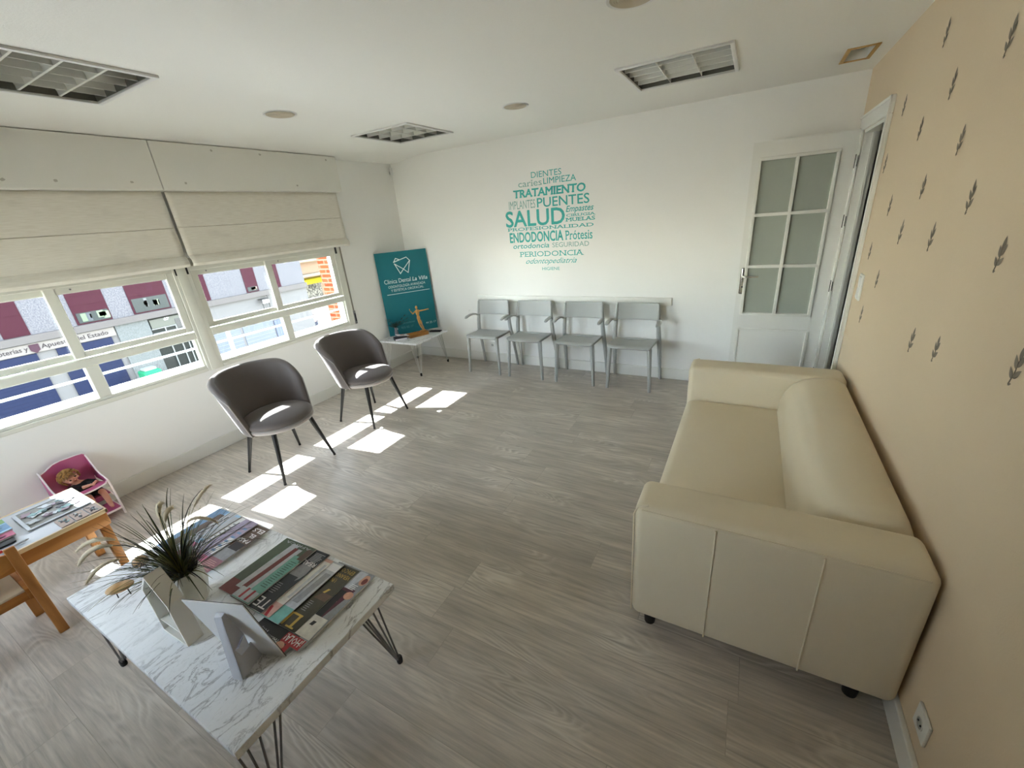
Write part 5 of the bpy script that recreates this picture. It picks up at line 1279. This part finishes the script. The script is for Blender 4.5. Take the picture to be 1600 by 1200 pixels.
# ---- figures built on skinned skeletons
def skinned(name, verts, edges, rad, m, parent, root=0, sub=2):
    me = bpy.data.meshes.new(name); me.from_pydata([Vector(v) for v in verts], edges, [])
    me.materials.append(m); o = bpy.data.objects.new(name, me); COL.objects.link(o)
    if parent: o.parent = parent
    sk = o.modifiers.new('skin', 'SKIN'); sk.use_smooth_shade = True
    lay = me.skin_vertices[0].data if me.skin_vertices else None
    if lay is None:
        bm = bmesh.new(); bm.from_mesh(me); bm.verts.layers.skin.verify(); bm.to_mesh(me); bm.free(); lay = me.skin_vertices[0].data
    for i, r in enumerate(rad):
        r = r if isinstance(r, tuple) else (r, r); lay[i].radius = r; lay[i].use_root = (i == root)
    sb = o.modifiers.new('sub', 'SUBSURF'); sb.levels = sub; sb.render_levels = sub
    return o
M_dskin = mat('doll_skin', 'D09A82', rough=0.45)
DL = thing('baby_doll', 'blond baby doll in black clothes slumped in the pink doll chair', 'doll', (0.03, -3.665, 0.153))
# local coordinates: origin seat surface
hd = Vector((0.085, -0.012, 0.175))
vs = [(0.075, 0.035, 0.03), (0.075, 0.025, 0.075), (0.08, 0.012, 0.112), (0.083, 0.0, 0.135), hd - Vector((0, 0, 0.004)), hd + Vector((0.0, -0.006, 0.02)),
      (0.10, 0.05, 0.105), (0.13, 0.075, 0.098), (0.155, 0.085, 0.103), (0.165, 0.075, 0.107),        # her left arm onto tray (6-9)
      (0.09, -0.03, 0.10), (0.13, -0.02, 0.098), (0.165, 0.03, 0.103), (0.175, 0.042, 0.107),                # other arm (10-13)
      (0.12, 0.065, 0.028), (0.175, 0.08, 0.03), (0.20, 0.082, -0.03), (0.205, 0.082, -0.075), (0.232, 0.082, -0.082),
      (0.12, 0.0, 0.028), (0.175, 0.01, 0.03), (0.20, 0.01, -0.03), (0.205, 0.01, -0.075), (0.232, 0.008, -0.082)]
ed = [(0, 1), (1, 2), (2, 3), (3, 4), (4, 5), (2, 6), (6, 7), (7, 8), (8, 9), (2, 10), (10, 11), (11, 12), (12, 13), (0, 14), (14, 15), (15, 16), (16, 17), (17, 18), (0, 19), (19, 20), (20, 21), (21, 22), (22, 23)]
rd = [0.032, 0.034, 0.026, 0.014, 0.048, 0.044, 0.016, 0.014, 0.011, 0.010, 0.016, 0.014, 0.011, 0.010, 0.024, 0.02, 0.017, 0.013, 0.01, 0.024, 0.02, 0.017, 0.013, 0.01]
skinned('body', vs, ed, rd, M_dskin, DL)
M_blk = mat('black_cotton', '0E0E10', rough=0.9)
cv = [0, 1, 2, 6, 7, 10, 11, 14, 15, 19, 20]; ix = {v: i for i, v in enumerate(cv)}
cvv = [vs[i] for i in cv]; ce = [(ix[a], ix[c]) for a, c in ed if a in ix and c in ix]
cvv += [(0.148, 0.082, 0.101), (0.155, 0.012, 0.101)]; ce += [(ix[7], 11), (ix[11], 12)]
skinned('romper', cvv, ce, [rd[i] * 1.28 + 0.003 for i in cv] + [0.018, 0.018], M_blk, DL)
# hands: fingers
for (hx_, hy_, hz_, dx, dy) in ((0.165, 0.075, 0.107, 0.6, -0.8), (0.175, 0.042, 0.107, 0.6, 0.6)):
    b = MB(); d = Vector((dx, dy, -0.1)).normalized(); s1 = d.cross(Vector((0, 0, 1))).normalized(); o_ = Vector((hx_, hy_, hz_))
    b.ball(o_ + d * 0.004, (0.011, 0.011, 0.008), M_dskin)
    for k in range(4): q = o_ + s1 * (k - 1.5) * 0.0052; b.tube([q + d * 0.008, q + d * 0.018, q + d * (0.024 - abs(k - 1.5) * 0.002) - Vector((0, 0, 0.005))], [0.0032, 0.003, 0.0024], M_dskin, seg=6)
    b.tube([o_ + s1 * 0.008, o_ + s1 * 0.014 + d * 0.008], [0.0034, 0.0026], M_dskin, seg=6); b.obj('hand', DL)
# face frame: forward +x slightly down/right; head tilt
fw = Vector((0.93, 0.18, -0.12)).normalized(); upv = Vector((0.1, -0.42, 0.9)); upv = (upv - fw * upv.dot(fw)).normalized(); sd_ = fw.cross(upv)
hc = hd + Vector((0.0, -0.002, 0.008)); FP = lambda a, c, d: hc + sd_ * a + upv * c + fw * d
b = MB()
for s_ in (-1, 1): b.ball(FP(s_ * 0.017, 0.0, 0.0425), (0.0045, 0.0065, 0.0045), mat('doll_eye', '2B1D16', rough=.2), u=10, v=8); b.tube([FP(s_ * 0.010, 0.009, 0.0445), FP(s_ * 0.017, 0.012, 0.044), FP(s_ * 0.025, 0.009, 0.041)], 0.0012, mat('doll_brow', '7A5230', rough=.8), seg=5)
b.obj('eyes', DL)
b = MB(); b.ball(FP(0, -0.010, 0.048), (0.006, 0.005, 0.0045), M_dskin, u=10, v=8); b.ball(FP(0.02, -0.013, 0.036), (0.01, 0.011, 0.01), M_dskin); b.ball(FP(-0.02, -0.013, 0.036), (0.01, 0.011, 0.01), M_dskin); b.ball(FP(0, -0.03, 0.036), (0.009, 0.009, 0.006), M_dskin)
for s_ in (-1, 1): b.ball(FP(s_ * 0.047, -0.004, 0.0), (0.008, 0.005, 0.01), M_dskin, u=10, v=8)
b.obj('nose_cheeks', DL)
b = MB(); b.tube([FP(-0.009, -0.0215, 0.0435), FP(0, -0.0235, 0.0465), FP(0.009, -0.0215, 0.0435)], [0.0015, 0.0028, 0.0015], mat('doll_lips', '9E3F3C', rough=.4), seg=6); b.obj('mouth', DL)
b = MB(); random.seed(9); M_hair = mat('blond_hair', '7F5B2B', rough=0.75)
M_hair2 = mat('blond_hair_light', '9B7238', rough=0.75)
for k in range(230):
    a = random.uniform(0, 2 * PI); el = random.uniform(-0.35, 1.5)
    n_ = Vector((math.cos(a) * math.cos(el), math.sin(a) * math.cos(el), math.sin(el)))
    dv = sd_ * n_.y + upv * n_.z + fw * n_.x
    if n_.x > 0.35 and n_.z < 0.62: continue
    q0 = hc + dv * 0.046; tang = (dv.cross(fw) if k % 2 else -upv).normalized(); tang = (tang + Vector((random.uniform(-.5, .5), random.uniform(-.5, .5), random.uniform(-.6, .2)))).normalized(); tang = (tang - dv * tang.dot(dv)).normalized()
    b.tube([q0, q0 + tang * 0.012 + dv * 0.006, q0 + tang * 0.024 + dv * 0.002], [0.0055, 0.005, 0.0015], random.choice((M_hair, M_hair2)), seg=5)
b.obj('hair', DL, smooth=60)

# ================================================================== OUTSIDE
ZG = -3.4
M_street = speckle_mat('street_paving', '8A8683', '7C7875', 8)
b = MB(); b.span((-60, -30, ZG - 0.2), (-0.3, 60, ZG), M_street); struct(b.obj('ground', smooth=0), 'pale paved street below the windows')
b = MB(); b.span((-0.3, -8.0, ZG), (-0.25, -6.0, ZG + 0.1), M_ext); b.bm.clear(); b.span((-0.27, YF, ZG), (-0.251, 0.3, ZS - 0.121), M_ext); struct(b.obj('wall_outside', smooth=0))
FX = -12.0
FB = thing('apartment_building', 'pale apartment building across the street with maroon shutters and shops', 'building', (FX, 1.0, ZG))
def FS(b, y0, y1, z0, z1, x0, x1, m, bev=0): b.span((x0, y0 - 1.0, z0 - ZG), (x1, y1 - 1.0, z1 - ZG), m, bev)
M_clad = speckle_mat('speckled_cladding', '555455', '444448', 26, (1, 1.5, 1))
M_fascia = mat('concrete_fascia', '4A4745', spec=0.05, rough=0.85, noise=0.05, nscale=5)
M_shopw = mat('shop_wall', '545352', spec=0.05, rough=0.8)
M_maroon = mat('maroon_shutter', '2C141B', spec=0.05, rough=0.6); M_navy = mat('navy_shutter', '191E30', spec=0.05, rough=0.5)
M_granite = speckle_mat('granite_panel', '535655', '484A49', 40)
b = MB(); FS(b, -9, 6.95, -0.12, 10.8, -1.5, 0, M_clad); b.obj('upper_wall', FB, smooth=0)
b = MB(); FS(b, -9, 6.95, -0.30, -0.12, -1.5, 0.12, M_fascia); b.obj('fascia', FB, smooth=0)
b = MB(); FS(b, -9, 6.95, ZG, -0.30, -1.5, -0.02, M_shopw); b.obj('shop_wall', FB, smooth=0)
wins = [(-3.9, -3.2, 9), (-2.75, -2.15, 9), (-1.56, -1.082, 9), (-0.165, 0.607, 0.2), (1.125, 2.11, 0.33), (3.075, 3.30, 9), (4.545, 5.0, 0.08), (5.46, 5.9, 9)]
M_wglass = mat('dim_window_glass', '2E3231', spec=0.05, rough=0.2)
for (a, c, gl) in wins:
    b = MB(); FS(b, a, c, -0.11, 1.6, -0.02, 0.02, M_maroon)
    if gl < 5: FS(b, a + 0.05, c - 0.04, -0.075, gl, 0.02, 0.03, M_wglass)
    for k in range(5): FS(b, a, c, 0.4 + k * 0.25, 0.415 + k * 0.25, 0.02, 0.028, M_maroon)
    sh = b.obj('shuttered_window', FB, smooth=0)
    if gl < 5:
        b = MB(); random.seed(int(a * 10) + 50)
        for k in range(7):
            yy = random.uniform(a + 0.1, c - 0.15); FS(b, yy, yy + random.uniform(0.05, 0.2), -0.05 + random.uniform(0, gl * 0.5), gl * random.uniform(0.6, 0.98), 0.03, 0.034, random.choice((pal['navy'], pal['brown'], M_wglass, M_wglass, pal['dgreen'])))
        b.obj('window_reflection', sh, smooth=0)
    for zf in (2.6, 5.2, 7.8):
        b = MB(); FS(b, a, c, zf, zf + 1.6, -0.02, 0.02, M_maroon); b.obj('shuttered_window', FB, smooth=0)
M_gate2 = mat('entrance_frame', '626462', spec=0.05, rough=.5)
# shop sign band
b = MB(); FS(b, -2.6, 0.525, -0.565, -0.325, -0.02, 0.05, mat('shop_sign', '605C58', spec=0.05, rough=.6)); FS(b, -2.6, 0.525, -0.325, -0.305, -0.02, 0.06, M_black); sg = b.obj('shop_sign', FB, smooth=0)
def ftext(parent, txt, y0, y1, z, h, m, bold=0.0, x=0.054):
    b = MB(); M_ = Matrix(((0, 0, 1, x), (1, 0, 0, y0 - 1.0), (0, 1, 0, z - ZG), (0, 0, 0, 1)))
    b.text(txt, M_, m, w=y1 - y0, h=h, bold=bold, depth=0.0); b.obj('sign_lettering', parent, smooth=0)
M_sgt = mat('sign_dark_letters', '262224', spec=0.05, rough=.7)
ftext(sg, 'Loter\u00edas y', -1.86, -1.27, -0.485, 0.11, M_sgt, 0.01)
ftext(sg, 'Apuestas del Estado', -1.02, 0.36, -0.49, 0.11, M_sgt, 0.01)
b = MB(); b.prism([(-0.09, 0.02), (0.09, 0.02), (0.09, -0.13), (0.0, -0.21), (-0.09, -0.13)], 0.02, mat('crest_badge', '33242B', spec=0.05, rough=.7), Matrix(((0, 0, 1, 0.05), (1, 0, 0, -1.145 - 1.0), (0, 1, 0, -0.37 - ZG), (0, 0, 0, 1)))); b.obj('crest', sg, smooth=0)
for (a, c) in ((-4.5, -2.9), (-2.6, -1.155), (-0.785, 0.40)):
    b = MB(); FS(b, a, c, ZG, -0.585, -0.02, 0.02, M_navy)
    for k in range(26): FS(b, a, c, ZG + 0.1 * k + 0.05, ZG + 0.1 * k + 0.06, 0.02, 0.026, M_navy)
    b.obj('roller_shutter', FB, smooth=0)
b = MB(); FS(b, 0.56, 1.36, ZG, -0.31, -0.02, 0.03, M_granite); b.obj('granite_panel', FB, smooth=0)
b = MB(); FS(b, 1.365, 2.38, ZG, -0.31, -0.02, 0.0, mat('entrance_dark', '1E201E', spec=0.05, rough=.5)); FS(b, 1.40, 2.36, -0.62, -0.36, 0.0, 0.03, mat('entrance_lintel', '4A4B45', spec=0.05, rough=.6))
for z_ in (-0.66, -0.8, -1.25, -2.2): FS(b, 1.38, 2.36, z_, z_ + 0.03, 0, 0.03, M_gate2)
for y_ in (1.72, 2.02, 2.2): FS(b, y_, y_ + 0.03, ZG, -0.62, 0, 0.028, M_gate2)
FS(b, 2.05, 2.2, -0.75, -0.45, 0.03, 0.04, M_black)
en = b.obj('entrance', FB, smooth=0); ftext(en, '67', 1.78, 1.92, -0.44, 0.08, M_wtext, 0, 0.032)
M_gate = mat('grey_gate', '50545F', spec=0.05, rough=.5)
for (a, c) in ((2.55, 3.9), (4.0, 5.15)):
    b = MB(); FS(b, a, c, ZG, -1.2, -0.02, 0.0, M_gate)
    for k in range(16): FS(b, a, c, ZG + 0.13 * k, ZG + 0.13 * k + 0.015, 0.0, 0.01, mat('gate_line', '5E626D', spec=0.05, rough=.5))
    b.obj('garage_gate', FB, smooth=0)
b = MB(); FS(b, 5.2, 5.65, ZG, -1.3, -0.02, 0.02, mat('dark_gate', '4B5160', spec=0.05, rough=.5))
for k in range(4): FS(b, 5.22 + k * 0.11, 5.25 + k * 0.11, ZG, -1.3, 0.02, 0.03, M_gate)
b.obj('dark_gate', FB, smooth=0)
b = MB(); FS(b, 4.85, 5.15, -0.42, -0.40, 0, 0.25, M_black); FS(b, 4.87, 5.13, -0.56, -0.44, 0.22, 0.24, M_whitemetal); FS(b, 4.86, 4.88, -0.75, -0.4, 0.2, 0.23, M_black); FS(b, 5.16, 5.19, -0.9, -0.3, 0.1, 0.13, M_black); b.obj('bracket_sign', FB, smooth=0)
# buildings down the side street
t = thing('terrace_building', 'beige and orange building down the side street', 'building', (-17, 10.5, ZG))
M_or = brick_mat('orange_facade', '74492F', '7C5338', '6E5B4C', 0.3, 0.1, 0.012, (PI / 2, 0, PI / 2))
b = MB(); b.span((-2, -3.2, 0), (0, 6, 9), M_or); b.obj('facade', t, smooth=0)
b = MB()
for z_ in (3.0, 3.75, 4.6): b.span((0, -3.2, z_), (0.5, 6, z_ + 0.13), mat('balcony_slab', '6E6656', spec=0.05, rough=.8))
b.obj('balcony_slab', t, smooth=0)
b = MB(); b.span((0, -1.7, 3.3), (0.05, -0.2, 3.7), M_clad); b.span((0, -1.5, 4.0), (0.05, 0.6, 4.5), mat('ochre_panel', '6E5A33', spec=0.05, rough=.8)); b.obj('panel', t, smooth=0)
b = MB(); b.prism([(0, 0), (1.0, -0.12), (1.0, -0.22), (0, -0.1)], 2.6, mat('yellow_awning', '85760F', spec=0.05, rough=.6), Matrix(((1, 0, 0, 0), (0, 0, 1, -1.2), (0, 1, 0, 2.9), (0, 0, 0, 1)))); b.obj('awning', t, smooth=0)
M_graf = mat('painted_shutter', '8E8A7A', spec=0.05, rough=.7); xg = NT(M_graf); tcg = xg.n('ShaderNodeTexCoord'); vg = xg.n('ShaderNodeTexVoronoi'); vg.feature = 'DISTANCE_TO_EDGE'; vg.inputs['Scale'].default_value = 3.2; ng = xg.n('ShaderNodeTexNoise'); ng.inputs['Scale'].default_value = 3; xg.l(tcg.outputs['Object'], ng.inputs['Vector'])
vg2 = xg.mix(0.35, (0.5, 0.5, 0.5), ng.outputs['Color']); adg = xg.n('ShaderNodeVectorMath', operation='ADD'); xg.l(tcg.outputs['Object'], adg.inputs[0]); xg.l(ng.outputs['Color'], adg.inputs[1]); xg.l(adg.outputs[0], vg.inputs['Vector'])
xg.l(xg.ramp(vg.outputs['Distance'], [(0.0, hexc('2C2B28')), (0.08, hexc('3A3833')), (0.12, hexc('66635A'))]), M_graf.node_tree.nodes['Principled BSDF'].inputs['Base Color'])
b = MB(); b.span((0, -2.7, 1.7), (0.06, 0.9, 2.55), M_graf); b.obj('painted_shutter', t, smooth=0)
b = MB(); b.span((0.0, -2.7, 0), (0.05, 3, 1.6), mat('pink_wall', '7A6A63', spec=0.05, rough=.8)); b.obj('lower_wall', t, smooth=0)
# brick wing of the neighbouring house
M_brick = brick_mat('orange_brick', '6E2C17', '77391F', '6B5748', 0.26, 0.075, 0.012, (PI / 2, 0, 0))
b = MB(); b.span((-2.5, 0.57, ZG), (-0.3, 3.0, 5), M_brick); tag(b.obj('brick_wing', smooth=0), 'orange brick wall of the neighbouring building at the right of the windows', 'building')
# green container in front of the granite panel
t = thing('recycling_container', 'green container standing on the pavement across the street', 'container', (-11.4, 0.72, ZG))
M_gr = mat('green_plastic', '1E6446', spec=0.05, rough=.45)
b = MB(); b.box((0, 0, 0.9), (0.5, 0.44, 1.7), M_gr, bev=0.06, seg=3); b.obj('container_body', t)
b = MB(); b.box((0, 0, 1.78), (0.3, 0.3, 0.08), mat('container_lid', '6F7A76', spec=0.05, rough=.6), bev=0.02); b.obj('lid', t)
b = MB(); b.box((0, 0, 0.03), (0.42, 0.38, 0.06), M_dark); b.obj('plinth', t)
# street lamp-post-like pole seen between panes is the railing; distant pedestrian
PR = thing('person', 'distant pedestrian in dark clothes standing in the sunny street', 'person', (-13.2, 7.75, ZG), 0.4)
pv = [(0, 0, 0.95), (0, 0, 1.15), (0, 0, 1.38), (0, 0, 1.48), (0, 0, 1.60), (0, 0.18, 1.38), (0.02, 0.25, 1.12), (0.06, 0.24, 0.88), (0.08, 0.23, 0.80), (0, -0.18, 1.38), (0.02, -0.25, 1.12), (0.06, -0.24, 0.88), (0.08, -0.23, 0.80), (0, 0.09, 0.88), (0.05, 0.1, 0.48), (-0.05, 0.11, 0.08), (0.1, 0.12, 0.04), (0, -0.09, 0.88), (-0.02, -0.1, 0.48), (-0.1, -0.11, 0.08), (0.05, -0.12, 0.04)]
pe = [(0, 1), (1, 2), (2, 3), (3, 4), (2, 5), (5, 6), (6, 7), (7, 8), (2, 9), (9, 10), (10, 11), (11, 12), (0, 13), (13, 14), (14, 15), (15, 16), (0, 17), (17, 18), (18, 19), (19, 20)]
pr_ = [(.15, .12), (.14, .11), (.15, .12), .055, .095, .06, .045, .035, .035, .06, .045, .035, .035, .085, .06, .045, .035, .085, .06, .045, .035]
skinned('body', pv, pe, pr_, mat('person_skin', 'B58A70', spec=0.05, rough=.6), PR, sub=1)
ci = [0, 1, 2, 5, 6, 9, 10]; ix = {v: i for i, v in enumerate(ci)}
skinned('jacket', [pv[i] for i in ci], [(ix[a], ix[c]) for a, c in pe if a in ix and c in ix], [(.175, .14), (.165, .13), (.175, .14), .075, .06, .075, .06], mat('dark_jacket', '2A2B33', spec=0.05, rough=.8), PR, sub=1)
ci = [0, 13, 14, 15, 17, 18, 19]; ix = {v: i for i, v in enumerate(ci)}
skinned('trousers', [pv[i] for i in ci], [(ix[a], ix[c]) for a, c in pe if a in ix and c in ix], [(.16, .13), .1, .075, .06, .1, .075, .06], mat('grey_trousers', '55565E', spec=0.05, rough=.8), PR, sub=1)
b = MB(); b.ball((-0.01, 0, 1.64), (0.1, 0.095, 0.09), mat('dark_hair', '2A201A', spec=0.05, rough=.8)); b.obj('hair', PR)
